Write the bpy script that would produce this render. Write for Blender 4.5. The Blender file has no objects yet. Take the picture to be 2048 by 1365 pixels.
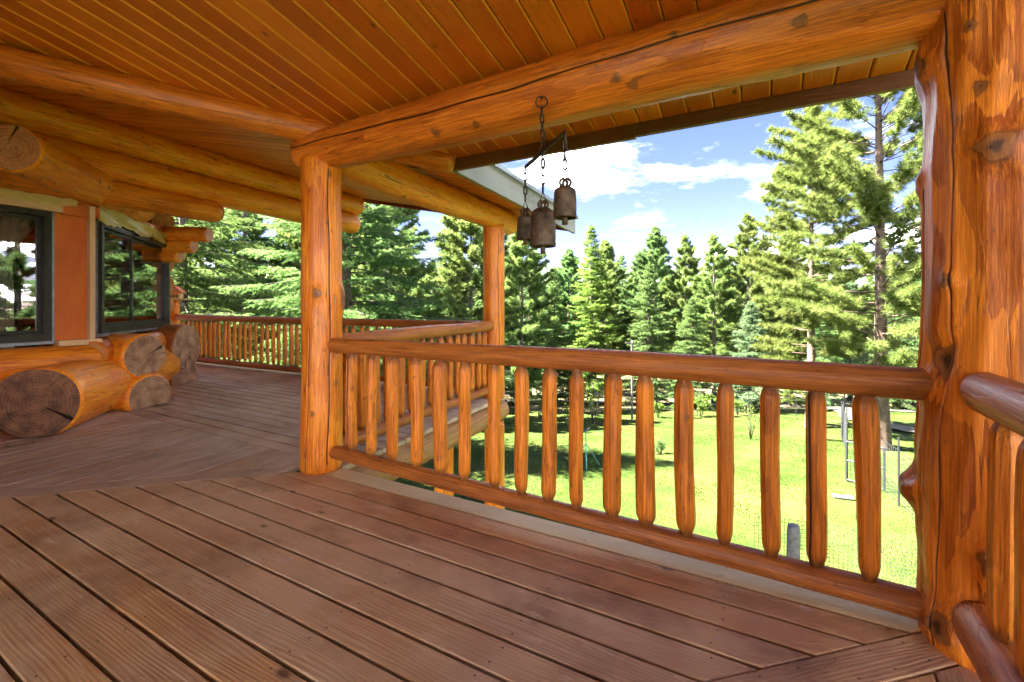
import bpy, math, random
import numpy as np
from mathutils import Vector, Matrix, Quaternion

R = math.radians
rng = np.random.default_rng(7)
random.seed(7)
scene = bpy.context.scene
col = scene.collection

# ------------------------------------------------------------------ camera
CAM_H = 1.15
cam_d = bpy.data.cameras.new('camera')
cam_d.sensor_width = 36.0
cam_d.lens = 16.0
cam_d.shift_y = -0.0344
cam_d.clip_start = 0.05
cam_d.clip_end = 30000
cam = bpy.data.objects.new('camera', cam_d)
cam.location = (0, 0, CAM_H)
cam.rotation_euler = (R(90), 0, 0)
col.objects.link(cam)
scene.camera = cam

# ------------------------------------------------------------------ light
SUN_EL, SUN_BEAR = 53.0, -84.0          # bearing measured clockwise from +Y
SUN_POW, SKY_POW, EXPO = 2.0, 0.15, 5.75
sd = Vector((math.sin(R(SUN_BEAR)) * math.cos(R(SUN_EL)), math.cos(R(SUN_BEAR)) * math.cos(R(SUN_EL)), math.sin(R(SUN_EL))))
sun_d = bpy.data.lights.new('sun', 'SUN')
sun_d.energy = SUN_POW
sun_d.angle = R(0.53)
sun_d.color = (1.0, 0.94, 0.84)
sun = bpy.data.objects.new('sun', sun_d)
sun.rotation_euler = (-sd).to_track_quat('-Z', 'Y').to_euler()
col.objects.link(sun)
scene.view_settings.view_transform = 'Standard'
scene.view_settings.look = 'None'
scene.view_settings.gamma = 1.0
scene.view_settings.exposure = EXPO
scene.render.film_transparent = False
scene.cycles.use_denoising = True
scene.cycles.denoising_prefilter = 'ACCURATE'
scene.cycles.denoising_input_passes = 'RGB_ALBEDO_NORMAL'
scene.cycles.max_bounces = 8
scene.cycles.diffuse_bounces = 4
scene.cycles.use_guiding = True
scene.cycles.use_adaptive_sampling = True
scene.cycles.adaptive_threshold = 0.008
scene.cycles.adaptive_min_samples = 12
scene.cycles.glossy_bounces = 4
scene.cycles.transparent_max_bounces = 8
scene.cycles.caustics_reflective = False
scene.cycles.caustics_refractive = False


# ------------------------------------------------------------------ node helper
class NT:
    def __init__(self, tree):
        self.t = tree
        tree.nodes.clear()

    def n(self, typ, ins=None, **props):
        nd = self.t.nodes.new(typ)
        for k, v in props.items():
            setattr(nd, k, v)
        for k, v in (ins or {}).items():
            sk = nd.inputs[k]
            if hasattr(v, 'links') or isinstance(v, bpy.types.NodeSocket):
                self.t.links.new(v, sk)
            else:
                sk.default_value = v
        return nd

    def math(self, op, a, b=0.0, clamp=False):
        return self.n('ShaderNodeMath', {0: a, 1: b}, operation=op, use_clamp=clamp).outputs[0]

    def vmath(self, op, a, b):
        return self.n('ShaderNodeVectorMath', {0: a, 1: b}, operation=op).outputs[0]

    def mix(self, f, a, b, blend='MIX'):
        nd = self.n('ShaderNodeMix', data_type='RGBA', blend_type=blend)
        for k, v in ((0, f), (6, a), (7, b)):
            if isinstance(v, bpy.types.NodeSocket):
                self.t.links.new(v, nd.inputs[k])
            else:
                nd.inputs[k].default_value = (*v, 1) if isinstance(v, tuple) and len(v) == 3 else v
        return nd.outputs[2]

    def ramp(self, f, stops, interp='LINEAR'):
        nd = self.n('ShaderNodeValToRGB', {0: f})
        cr = nd.color_ramp
        cr.interpolation = interp
        while len(cr.elements) < len(stops):
            cr.elements.new(0.5)
        for e, (p, c) in zip(cr.elements, stops):
            e.position = p
            e.color = (c, c, c, 1) if not isinstance(c, tuple) else (*c, 1)
        return nd.outputs[0]

    def noise(self, vec, scale=5.0, detail=3.0, rough=0.55, dist=0.0):
        return self.n('ShaderNodeTexNoise', {'Vector': vec, 'Scale': scale, 'Detail': detail, 'Roughness': rough, 'Distortion': dist}).outputs[0]

    def mapping(self, vec, scale=(1, 1, 1), loc=(0, 0, 0)):
        return self.n('ShaderNodeMapping', {'Vector': vec, 'Scale': scale, 'Location': loc}).outputs[0]

    def attr(self, name):
        return self.n('ShaderNodeAttribute', attribute_name=name).outputs['Fac']

    def out(self, shader):
        self.n('ShaderNodeOutputMaterial', {'Surface': shader})

    def bump(self, h, strength=0.3, dist=0.01):
        return self.n('ShaderNodeBump', {'Height': h, 'Strength': strength, 'Distance': dist}).outputs[0]

    def bsdf(self, **k):
        ins = {key.replace('_', ' '): v for key, v in k.items()}
        ins = {kk: ((*v, 1) if isinstance(v, tuple) and len(v) == 3 else v) for kk, v in ins.items()}
        return self.n('ShaderNodeBsdfPrincipled', ins).outputs[0]


def material(name):
    m = bpy.data.materials.new(name)
    m.use_nodes = True
    return m, NT(m.node_tree)


# ------------------------------------------------------------------ world
world = bpy.data.worlds.new('World')
scene.world = world
world.use_nodes = True
w = NT(world.node_tree)
sky = w.n('ShaderNodeTexSky', sky_type='NISHITA', sun_disc=False, sun_elevation=R(SUN_EL), sun_rotation=R(SUN_BEAR),
          altitude=2000.0, air_density=1.0, dust_density=0.0, ozone_density=2.5)
tc = w.n('ShaderNodeTexCoord').outputs['Generated']
sep = w.n('ShaderNodeSeparateXYZ', {0: tc})
zc = w.math('MAXIMUM', sep.outputs[2], 0.0)
den = w.math('ADD', zc, 0.16)
cu = w.n('ShaderNodeCombineXYZ', {0: w.math('DIVIDE', sep.outputs[0], den), 1: w.math('DIVIDE', sep.outputs[1], den), 2: w.math('MULTIPLY', zc, 2.2)}).outputs[0]
cuo = w.mapping(cu, (0.8, 0.8, 1.6), (7.4, 18.2, 7.9))
big = w.noise(cuo, 1.5, 9.0, 0.62, 0.0)
cov = w.ramp(w.math('SUBTRACT', big, w.math('MULTIPLY', zc, 0.14)), [(0.468, 0.0), (0.50, 0.012), (0.53, 0.10), (0.565, 1.0)])
shade = w.noise(w.mapping(cu, (0.8, 0.8, 1.6), (7.4, 18.2, 8.0)), 1.3, 6.0, 0.6)
ccol = w.ramp(shade, [(0.40, (2.6, 2.65, 2.8)), (0.49, (4.4, 4.4, 4.4)), (0.56, (5.8, 5.75, 5.6))])
skyb = w.n('ShaderNodeHueSaturation', {'Color': sky.outputs[0], 'Saturation': 1.12, 'Value': 0.052}).outputs[0]
skyb = w.mix(1.0, skyb, (1.12, 0.80, 1.0), 'MULTIPLY')
wc = w.mix(w.math('MULTIPLY', cov, 0.92), skyb, ccol)
world.cycles.sampling_method = 'MANUAL'
world.cycles.sample_map_resolution = 512
bg = w.n('ShaderNodeBackground', {'Color': wc, 'Strength': SKY_POW})
w.n('ShaderNodeOutputWorld', {'Surface': bg.outputs[0]})


# ------------------------------------------------------------------ object helpers
def tag(o, label=None, cat=None, group=None, kind=None):
    if label: o['label'] = label
    if cat: o['category'] = cat
    if group: o['group'] = group
    if kind: o['kind'] = kind
    return o


def empty(name, loc=(0, 0, 0), rz=0.0, parent=None):
    o = bpy.data.objects.new(name, None)
    o.empty_display_size = 0.1
    o.location = loc
    o.rotation_euler = (0, 0, rz)
    col.objects.link(o)
    o.parent = parent
    return o


def link(name, me, mats, parent=None, M=None):
    o = bpy.data.objects.new(name, me)
    col.objects.link(o)
    if mats is not None and len(me.materials) == 0:
        for m in (mats if isinstance(mats, (list, tuple)) else [mats]):
            me.materials.append(m)
    if M is not None:
        o.matrix_world = M
    if parent is not None:
        bpy.context.view_layer.update() if False else None
        o.parent = parent
        o.matrix_parent_inverse = parent_world(parent).inverted()
    return o


def parent_world(p):
    if p.parent is None:
        return Matrix.LocRotScale(p.location, p.rotation_euler if p.rotation_mode != 'QUATERNION' else p.rotation_quaternion, p.scale)
    return parent_world(p.parent) @ p.matrix_parent_inverse @ Matrix.LocRotScale(p.location, p.rotation_euler if p.rotation_mode != 'QUATERNION' else p.rotation_quaternion, p.scale)


def mesh(name, verts, faces, smooth=False, midx=None):
    me = bpy.data.meshes.new(name)
    me.from_pydata([tuple(map(float, v)) for v in verts], [], [tuple(f) for f in faces])
    if smooth:
        me.polygons.foreach_set('use_smooth', [True] * len(me.polygons))
    if midx is not None:
        me.polygons.foreach_set('material_index', midx)
    me.update()
    return me


class MB:
    """collects boxes and tubes into one mesh"""
    def __init__(self):
        self.v, self.f = [], []

    def add(self, vs, fs):
        b = len(self.v)
        self.v += [tuple(v) for v in vs]
        self.f += [tuple(i + b for i in f) for f in fs]
        return self

    def box(self, c, s, M=None):
        x, y, z = c
        a, b, d = s[0] / 2, s[1] / 2, s[2] / 2
        vs = [Vector((x + i * a, y + j * b, z + k * d)) for k in (-1, 1) for j in (-1, 1) for i in (-1, 1)]
        if M: vs = [M @ v for v in vs]
        return self.add(vs, [(0, 2, 3, 1), (4, 5, 7, 6), (0, 1, 5, 4), (2, 6, 7, 3), (0, 4, 6, 2), (1, 3, 7, 5)])

    def tube(self, pts, rad, n=8, closed=False):
        pts = [Vector(p) for p in pts]
        rad = rad if isinstance(rad, (list, tuple)) else [rad] * len(pts)
        vs, fs = [], []
        m = len(pts)
        prev = None
        for i, p in enumerate(pts):
            if closed:
                d = (pts[(i + 1) % m] - pts[i - 1])
            else:
                d = pts[min(i + 1, m - 1)] - pts[max(i - 1, 0)]
            d.normalize()
            if prev is None:
                a = d.orthogonal().normalized()
            else:
                a = (prev - d * prev.dot(d)).normalized()
            prev = a
            b = d.cross(a)
            for k in range(n):
                t = 2 * math.pi * k / n
                vs.append(p + (a * math.cos(t) + b * math.sin(t)) * rad[i])
        for i in range(m if closed else m - 1):
            j = (i + 1) % m
            for k in range(n):
                k2 = (k + 1) % n
                fs.append((i * n + k, i * n + k2, j * n + k2, j * n + k))
        if not closed:
            fs.append(tuple(range(n - 1, -1, -1)))
            fs.append(tuple((m - 1) * n + k for k in range(n)))
        return self.add(vs, fs)

    def lathe(self, prof, n=24, c=(0, 0, 0)):
        vs, fs = [], []
        for r, z in prof:
            for k in range(n):
                t = 2 * math.pi * k / n
                vs.append((c[0] + r * math.cos(t), c[1] + r * math.sin(t), c[2] + z))
        for i in range(len(prof) - 1):
            for k in range(n):
                k2 = (k + 1) % n
                fs.append((i * n + k, i * n + k2, (i + 1) * n + k2, (i + 1) * n + k))
        return self.add(vs, fs)

    def build(self, name, mat, parent=None, M=None, smooth=False):
        return link(name, mesh(name, self.v, self.f, smooth), mat, parent, M)


def frame(o, ex, ey):
    ex = Vector(ex).normalized()
    ey = Vector(ey)
    ey = (ey - ex * ex.dot(ey)).normalized()
    ez = ex.cross(ey)
    M = Matrix.Identity(4)
    for i in range(3):
        M[i][0], M[i][1], M[i][2], M[i][3] = ex[i], ey[i], ez[i], o[i]
    return M


# ------------------------------------------------------------------ wood materials
def log_material(name, dark, light, patch=0.5, mott=0.5, rough=0.38, grain_amt=0.5, coat=0.12, knots=True, vor=True):
    m, t = material(name)
    oc = t.n('ShaderNodeTexCoord').outputs['Object']
    rnd = t.n('ShaderNodeObjectInfo').outputs['Random']
    off = t.n('ShaderNodeCombineXYZ', {0: t.math('MULTIPLY', rnd, 37.0), 1: t.math('MULTIPLY', rnd, 91.0), 2: t.math('MULTIPLY', rnd, 53.0)}).outputs[0]
    p = t.vmath('ADD', oc, off)
    broad = t.noise(t.mapping(p, (1, 1, 0.16)), 7.0, 2.0, 0.6)
    streak = t.noise(t.mapping(p, (1, 1, 0.028)), 115.0, 3.0, 0.75)
    ptch0 = t.noise(t.mapping(p, (1, 1, 0.24)), 8.0, 2.0, 0.5, 0.9)
    ptch = t.math('ADD', ptch0, t.math('MULTIPLY', t.math('SUBTRACT', streak, 0.5), 0.10))
    c = t.mix(t.ramp(broad, [(0.36, 0.0), (0.64, 1.0)]), dark, light)
    pm = t.ramp(ptch, [(0.505, 0.0), (0.52, 1.0)])
    c = t.mix(t.math('MULTIPLY', pm, patch), c, tuple(min(0.92, x * 1.38) for x in light))
    c = t.mix(grain_amt, c, t.ramp(streak, [(0.34, tuple(x * 0.28 for x in dark)), (0.48, tuple(dark)), (0.56, tuple(light)), (0.68, tuple(min(0.92, x * 1.3) for x in light))]))
    # drying checks: thin dark lines along the grain, in places
    ck = t.noise(t.mapping(p, (1, 1, 0.018)), 20.0, 1.0, 0.5)
    ckm = t.math('MULTIPLY', t.ramp(ck, [(0.494, 0.0), (0.50, 1.0), (0.506, 0.0)]), t.ramp(broad, [(0.48, 0.0), (0.56, 1.0)]))
    c = t.mix(t.math('MULTIPLY', ckm, 0.8), c, (0.035, 0.012, 0.004))
    # small dark flecks and old bark stains
    fl = t.noise(t.mapping(p, (1, 1, 0.3)), 26.0, 4.0, 0.72)
    flm = t.ramp(fl, [(0.625, 0.0), (0.66, 1.0)])
    c = t.mix(t.math('MULTIPLY', flm, mott), c, (0.07, 0.022, 0.006))
    if vor:
        vo = t.n('ShaderNodeTexVoronoi', {'Vector': t.mapping(p, (1, 1, 0.55)), 'Scale': 6.5, 'Randomness': 1.0})
        km = t.ramp(t.math('ADD', vo.outputs['Distance'], t.math('MULTIPLY', streak, 0.12)), [(0.085, 1.0), (0.125, 0.0)])
        c = t.mix(t.math('MULTIPLY', km, 0.8), c, (0.10, 0.032, 0.008))
    if knots:
        k = t.attr('knot')
        rings = t.n('ShaderNodeMath', {0: t.math('MULTIPLY', t.math('ADD', k, t.math('MULTIPLY', broad, 0.25)), 30.0)}, operation='SINE').outputs[0]
        kc = t.ramp(t.math('ADD', k, t.math('MULTIPLY', t.math('SUBTRACT', fl, 0.5), 0.25)), [(0.42, (0.05, 0.016, 0.005)), (0.53, (0.07, 0.022, 0.006)), (0.63, (0.34, 0.115, 0.022)), (0.84, (0.26, 0.085, 0.018)), (0.95, (0.06, 0.02, 0.006))])
        c = t.mix(t.ramp(k, [(0.42, 0.0), (0.62, 1.0)]), c, kc)
        halo = t.ramp(k, [(0.2, 0.0), (0.42, 0.35)])
        c = t.mix(t.math('MULTIPLY', halo, t.ramp(streak, [(0.35, 1.0), (0.6, 0.1)])), c, (0.16, 0.05, 0.012))
        cr = t.attr('crack')
        c = t.mix(t.ramp(cr, [(0.35, 0.0), (0.6, 1.0)]), c, (0.025, 0.009, 0.004))
        tip = t.attr('tip')
        c = t.mix(t.math('MULTIPLY', tip, 0.75), c, (0.11, 0.045, 0.018))
    h = t.math('ADD', t.math('MULTIPLY', streak, 0.5), t.math('SUBTRACT', t.math('MULTIPLY', pm, 0.35), t.math('MULTIPLY', ckm, 0.8)))
    ro = t.math('ADD', t.math('MULTIPLY', streak, 0.25), rough - 0.12)
    t.out(t.bsdf(Base_Color=c, Roughness=ro, Normal=t.bump(h, 0.5, 0.010), Coat_Weight=coat, Coat_Roughness=0.28, Specular_IOR_Level=0.3))
    return m


def end_material(name, dark, light, rough=0.75):
    m, t = material(name)
    oc = t.n('ShaderNodeTexCoord').outputs['Object']
    rnd = t.n('ShaderNodeObjectInfo').outputs['Random']
    off = t.n('ShaderNodeCombineXYZ', {0: t.math('MULTIPLY', rnd, 37.0), 1: t.math('MULTIPLY', rnd, 91.0), 2: 0.0}).outputs[0]
    p = t.vmath('ADD', oc, off)
    s = t.n('ShaderNodeSeparateXYZ', {0: oc})
    x, y = s.outputs[0], s.outputs[1]
    rad = t.math('SQRT', t.math('ADD', t.math('MULTIPLY', x, x), t.math('MULTIPLY', y, y)))
    warp = t.noise(p, 5.0, 3.0, 0.5)
    rw = t.math('ADD', rad, t.math('MULTIPLY', warp, 0.05))
    rings = t.n('ShaderNodeMath', {0: t.math('MULTIPLY', rw, 230.0)}, operation='SINE').outputs[0]
    ang = t.n('ShaderNodeMath', {0: y, 1: x}, operation='ARCTAN2').outputs[0]
    av = t.n('ShaderNodeCombineXYZ', {0: t.math('MULTIPLY', ang, 3.5), 1: t.math('MULTIPLY', rad, 1.2), 2: t.math('MULTIPLY', rnd, 20.0)}).outputs[0]
    rays = t.noise(av, 6.0, 4.0, 0.7)
    blot = t.noise(p, 9.0, 4.0, 0.6)
    c = t.mix(t.ramp(blot, [(0.35, 0.0), (0.65, 1.0)]), dark, light)
    c = t.mix(t.math('MULTIPLY', t.ramp(rings, [(0.3, 0.0), (1.0, 1.0)]), 0.34), c, tuple(x_ * 0.4 for x_ in dark))
    c = t.mix(t.math('MULTIPLY', t.ramp(rays, [(0.58, 0.0), (0.64, 1.0)]), 0.7), c, tuple(x_ * 0.25 for x_ in dark))
    cr = t.attr('crack')
    c = t.mix(t.ramp(cr, [(0.3, 0.0), (0.5, 1.0)]), c, (0.015, 0.008, 0.005))
    h = t.math('ADD', t.math('MULTIPLY', rings, 0.25), t.math('ADD', rays, blot))
    t.out(t.bsdf(Base_Color=c, Roughness=rough, Normal=t.bump(h, 0.45, 0.006)))
    return m


M_LOG = log_material('log_orange', (0.50, 0.105, 0.005), (0.80, 0.23, 0.014), patch=0.65, mott=0.55)
M_LOGY = log_material('log_honey', (0.76, 0.165, 0.007), (0.94, 0.30, 0.020), patch=0.6, mott=0.85)
M_BEAM = log_material('log_beam', (0.46, 0.098, 0.008), (0.70, 0.19, 0.016), patch=0.55, mott=0.5)
M_POSTB = log_material('log_post_big', (0.36, 0.072, 0.005), (0.66, 0.195, 0.014), patch=0.95, mott=0.4, grain_amt=0.4, rough=0.5, coat=0.08)
M_RAIL = log_material('rail_log', (0.26, 0.070, 0.012), (0.44, 0.135, 0.022), patch=0.3, mott=0.45, rough=0.5, knots=False, coat=0.08)
M_SPIN = log_material('spindle_log', (0.40, 0.098, 0.006), (0.70, 0.20, 0.012), patch=0.6, mott=0.55, vor=True, rough=0.48, coat=0.1)
M_RIM = log_material('rim_log', (0.30, 0.13, 0.045), (0.46, 0.23, 0.09), patch=0.2, mott=0.35, rough=0.6, coat=0.0)
M_END_OLD = end_material('end_grain_old', (0.22, 0.105, 0.048), (0.46, 0.26, 0.135))
M_END_DARK = end_material('end_grain_dark', (0.095, 0.036, 0.014), (0.25, 0.105, 0.042))
M_END_NEW = end_material('end_grain_orange', (0.42, 0.14, 0.03), (0.60, 0.24, 0.05), 0.5)


def plank_material(name, cols, worn, grain=0.5, rough=0.6, knot=0.7, scuff=0.35, coat=0.0, ks=4.2, stain=0.5, hue=0.5, wear=0.0):
    """boards: local X runs along the board"""
    m, t = material(name)
    oc = t.n('ShaderNodeTexCoord').outputs['Object']
    rnd = t.n('ShaderNodeObjectInfo').outputs['Random']
    off = t.n('ShaderNodeCombineXYZ', {0: t.math('MULTIPLY', rnd, 61.0), 1: t.math('MULTIPLY', rnd, 23.0), 2: t.math('MULTIPLY', rnd, 47.0)}).outputs[0]
    p = t.vmath('ADD', oc, off)
    warp = t.noise(t.mapping(p, (0.9, 5.0, 5.0)), 1.6, 1.0, 0.5)
    sy = t.n('ShaderNodeSeparateXYZ', {0: p}).outputs[1]
    lines = t.n('ShaderNodeMath', {0: t.math('ADD', t.math('MULTIPLY', sy, 430.0), t.math('MULTIPLY', warp, 34.0))}, operation='SINE').outputs[0]
    fib = t.noise(t.mapping(p, (0.03, 1, 1)), 120.0, 1.0, 0.6)
    broad = t.noise(t.mapping(p, (0.35, 1, 1)), 4.5, 2.0, 0.6)
    c = t.mix(t.ramp(broad, [(0.3, 0.0), (0.7, 1.0)]), cols[0], cols[1])
    c = t.mix(t.math('MULTIPLY', rnd, hue), c, cols[2])
    c = t.mix(t.math('MULTIPLY', t.ramp(lines, [(0.35, 0.0), (0.95, 1.0)]), t.math('MULTIPLY', t.ramp(broad, [(0.38, 0.25), (0.62, 1.0)]), grain * 0.75)), c, tuple(x * 0.55 for x in cols[0]))
    c = t.mix(t.math('MULTIPLY', t.ramp(fib, [(0.55, 0.0), (0.75, 1.0)]), grain * 0.8), c, worn)
    st = t.noise(t.mapping(p, (0.8, 1, 1)), 2.2, 4.0, 0.62)
    c = t.mix(t.math('MULTIPLY', t.ramp(st, [(0.5, 0.0), (0.66, 1.0)]), stain), c, tuple(x * 0.5 for x in cols[0]))
    sc = t.noise(t.mapping(p, (0.45, 1.6, 1)), 11.0, 4.0, 0.75)
    c = t.mix(t.math('MULTIPLY', t.ramp(sc, [(0.6, 0.0), (0.74, 1.0)]), scuff), c, worn)
    wp = t.n('ShaderNodeNewGeometry').outputs['Position']
    wr = t.noise(wp, 1.3, 3.0, 0.6)
    c = t.mix(t.math('MULTIPLY', t.ramp(wr, [(0.44, 0.0), (0.62, 1.0)]), wear), c, worn)
    if wear:   # pale drips and chalky spots
        sv = t.n('ShaderNodeTexVoronoi', {'Vector': t.mapping(p, (0.8, 1, 1)), 'Scale': 9.0, 'Randomness': 1.0})
        sm_ = t.math('MULTIPLY', t.ramp(t.math('ADD', sv.outputs['Distance'], t.math('MULTIPLY', sc, 0.18)), [(0.17, 1.0), (0.235, 0.0)]), t.ramp(wr, [(0.5, 0.0), (0.58, 0.55)]))
        c = t.mix(sm_, c, (0.62, 0.56, 0.55))
    vo = t.n('ShaderNodeTexVoronoi', {'Vector': t.mapping(p, (0.5, 1, 1)), 'Scale': ks, 'Randomness': 1.0})
    kd = t.math('ADD', vo.outputs['Distance'], t.math('MULTIPLY', warp, 0.03))
    c = t.mix(t.math('MULTIPLY', t.ramp(kd, [(0.05, 1.0), (0.10, 0.0)]), knot), c, (0.045, 0.018, 0.008))
    h = t.math('ADD', t.math('MULTIPLY', lines, 0.18), t.math('MULTIPLY', fib, 0.8))
    ro = t.math('ADD', t.math('MULTIPLY', fib, 0.25), rough - 0.12)
    t.out(t.bsdf(Base_Color=c, Roughness=ro, Normal=t.bump(h, 0.3, 0.004), Coat_Weight=coat, Coat_Roughness=0.3))
    return m


M_DECK = plank_material('deck_boards', ((0.37, 0.155, 0.042), (0.69, 0.355, 0.105), (0.55, 0.35, 0.19)), (0.80, 0.59, 0.36), grain=0.55, rough=0.64, knot=0.8, scuff=0.7, hue=0.95, stain=0.65, wear=0.42)
M_DECK2 = plank_material('deck_boards_grey', ((0.36, 0.205, 0.105), (0.58, 0.37, 0.20), (0.46, 0.32, 0.23)), (0.74, 0.58, 0.43), grain=0.5, rough=0.64, knot=0.6, scuff=0.7, hue=0.95, wear=0.32)
M_DECKE = plank_material('deck_edge_boards', ((0.58, 0.39, 0.17), (0.78, 0.58, 0.31), (0.70, 0.50, 0.26)), (0.84, 0.70, 0.48), grain=0.55, rough=0.65, knot=0.6, scuff=0.5, stain=0.25)
M_CEIL = plank_material('ceiling_boards', ((0.78, 0.185, 0.011), (0.92, 0.29, 0.020), (0.56, 0.110, 0.007)), (0.92, 0.34, 0.03), grain=0.28, rough=0.42, knot=0.75, scuff=0.08, coat=0.15, stain=0.2, hue=0.8, ks=6.0)
M_GROOVE_LIT = plank_material('ceiling_groove_lit', ((0.84, 0.30, 0.03), (0.90, 0.38, 0.045), (0.86, 0.33, 0.035)), (0.9, 0.42, 0.06), grain=0.2, rough=0.5, knot=0.2, scuff=0.0, stain=0.1)  # chamfers coloured lighter, painting in the light caught along the grooves
M_FASC = plank_material('fascia_brown', ((0.13, 0.05, 0.022), (0.22, 0.09, 0.04), (0.17, 0.07, 0.03)), (0.25, 0.12, 0.06), grain=0.35, rough=0.6, knot=0.2, scuff=0.2)
M_FASCR = plank_material('fascia_red', ((0.20, 0.05, 0.02), (0.28, 0.075, 0.025), (0.24, 0.06, 0.02)), (0.3, 0.1, 0.05), grain=0.35, rough=0.6, knot=0.2, scuff=0.2)
M_FASCG = plank_material('fascia_grey', ((0.20, 0.185, 0.165), (0.34, 0.32, 0.29), (0.28, 0.26, 0.24)), (0.42, 0.40, 0.37), grain=0.4, rough=0.85, knot=0.3, scuff=0.4)
M_STUD = plank_material('stud_pine', ((0.56, 0.33, 0.15), (0.68, 0.45, 0.22), (0.6, 0.38, 0.18)), (0.72, 0.52, 0.3), grain=0.3, rough=0.6, knot=0.6, scuff=0.1, stain=0.1)
M_SHEET = plank_material('sheathing_orange', ((0.55, 0.105, 0.008), (0.72, 0.175, 0.014), (0.62, 0.13, 0.01)), (0.75, 0.24, 0.03), grain=0.25, rough=0.6, knot=0.2, scuff=0.15, stain=0.35)
M_FACET = plank_material('hewn_flat', ((0.20, 0.085, 0.04), (0.30, 0.135, 0.06), (0.25, 0.11, 0.05)), (0.34, 0.18, 0.1), grain=0.5, rough=0.65, knot=0.3, scuff=0.2)


def simple(name, colr, rough=0.6, metal=0.0, nscale=0.0, var=0.3, bump=0.0, col2=None):
    m, t = material(name)
    if nscale:
        oc = t.n('ShaderNodeTexCoord').outputs['Object']
        nz = t.noise(oc, nscale, 5.0, 0.65)
        c = t.mix(t.ramp(nz, [(0.35, 0.0), (0.66, 1.0)]), tuple(x * (1 - var) for x in colr), col2 or tuple(min(1, x * (1 + var)) for x in colr))
        kw = dict(Base_Color=c, Roughness=rough, Metallic=metal)
        if bump:
            kw['Normal'] = t.bump(nz, bump, 0.01)
        t.out(t.bsdf(**kw))
    else:
        t.out(t.bsdf(Base_Color=colr, Roughness=rough, Metallic=metal))
    return m


M_BRONZE = simple('window_bronze', (0.032, 0.026, 0.02), 0.4, 0.3, 14, 0.3)
M_FLANGE = simple('window_flange', (0.32, 0.33, 0.36), 0.45, 0.5, 9, 0.2)
M_BELL = simple('bell_iron', (0.075, 0.045, 0.027), 0.62, 0.5, 22, 0.45, 0.4, (0.135, 0.082, 0.05))
M_CHAIN = simple('chain_iron', (0.05, 0.036, 0.025), 0.5, 0.7, 30, 0.4)
M_METAL = simple('roof_metal', (0.30, 0.31, 0.32), 0.4, 0.8, 6, 0.15)
M_ROOM = simple('room_wall', (0.16, 0.085, 0.04), 0.8, 0, 3, 0.3)
M_CURT = simple('curtain_cloth', (0.72, 0.62, 0.46), 0.9, 0, 20, 0.12)
M_FABRIC = simple('chair_fabric', (0.05, 0.045, 0.045), 0.9, 0, 30, 0.3)
M_JOIST = simple('joist_wood', (0.16, 0.09, 0.05), 0.8, 0, 5, 0.35, 0.2)
M_GREYW = simple('grey_post', (0.15, 0.14, 0.12), 0.9, 0, 14, 0.35, 0.4)
M_PALEW = simple('pale_post', (0.15, 0.135, 0.115), 0.85, 0, 14, 0.2, 0.3)
M_WIRE = simple('fence_wire', (0.03, 0.034, 0.037), 0.6, 0.0)
M_NET = simple('net_cord', (0.03, 0.035, 0.03), 0.8)
M_TPOST = simple('fence_steel', (0.012, 0.015, 0.017), 0.6, 0.0)
M_WHITE = simple('white_board', (0.25, 0.245, 0.235), 0.6)
M_TEAL = simple('sprinkler_teal', (0.03, 0.20, 0.20), 0.45)
M_TRUCK = simple('truck_green', (0.07, 0.10, 0.075), 0.35, 0.1, 3, 0.2)
M_TYRE = simple('tyre_rubber', (0.022, 0.022, 0.022), 0.85)
M_RIMM = simple('wheel_rim', (0.45, 0.45, 0.44), 0.35, 0.8)
M_DGLASS = simple('dark_glass', (0.02, 0.025, 0.03), 0.08)
M_NAIL = simple('nail_heads', (0.035, 0.025, 0.022), 0.5, 0.4)
M_PATH = simple('dirt', (0.062, 0.047, 0.035), 0.95, 0, 2.5, 0.25, 0.4)

m, t = material('window_glass')
lw = t.n('ShaderNodeFresnel', {'IOR': 3.0}).outputs[0]
tr = t.n('ShaderNodeBsdfTransparent', {'Color': (0.80, 0.84, 0.80, 1)}).outputs[0]
gl = t.n('ShaderNodeBsdfGlossy', {'Color': (0.95, 0.97, 0.95, 1), 'Roughness': 0.012}).outputs[0]
t.out(t.n('ShaderNodeMixShader', {0: lw, 1: tr, 2: gl}).outputs[0])
M_GLASS = m

m, t = material('plastic_sheet')
nz = t.noise(t.n('ShaderNodeTexCoord').outputs['Object'], 9.0, 4.0, 0.6)
pb = t.bsdf(Base_Color=t.mix(nz, (0.62, 0.42, 0.10), (0.85, 0.68, 0.28)), Roughness=0.25, Specular_IOR_Level=0.6)
tl = t.n('ShaderNodeBsdfTranslucent', {'Color': (0.75, 0.6, 0.28, 1)}).outputs[0]
t.out(t.n('ShaderNodeMixShader', {0: 0.3, 1: pb, 2: tl}).outputs[0])
M_PLAST = m


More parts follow.
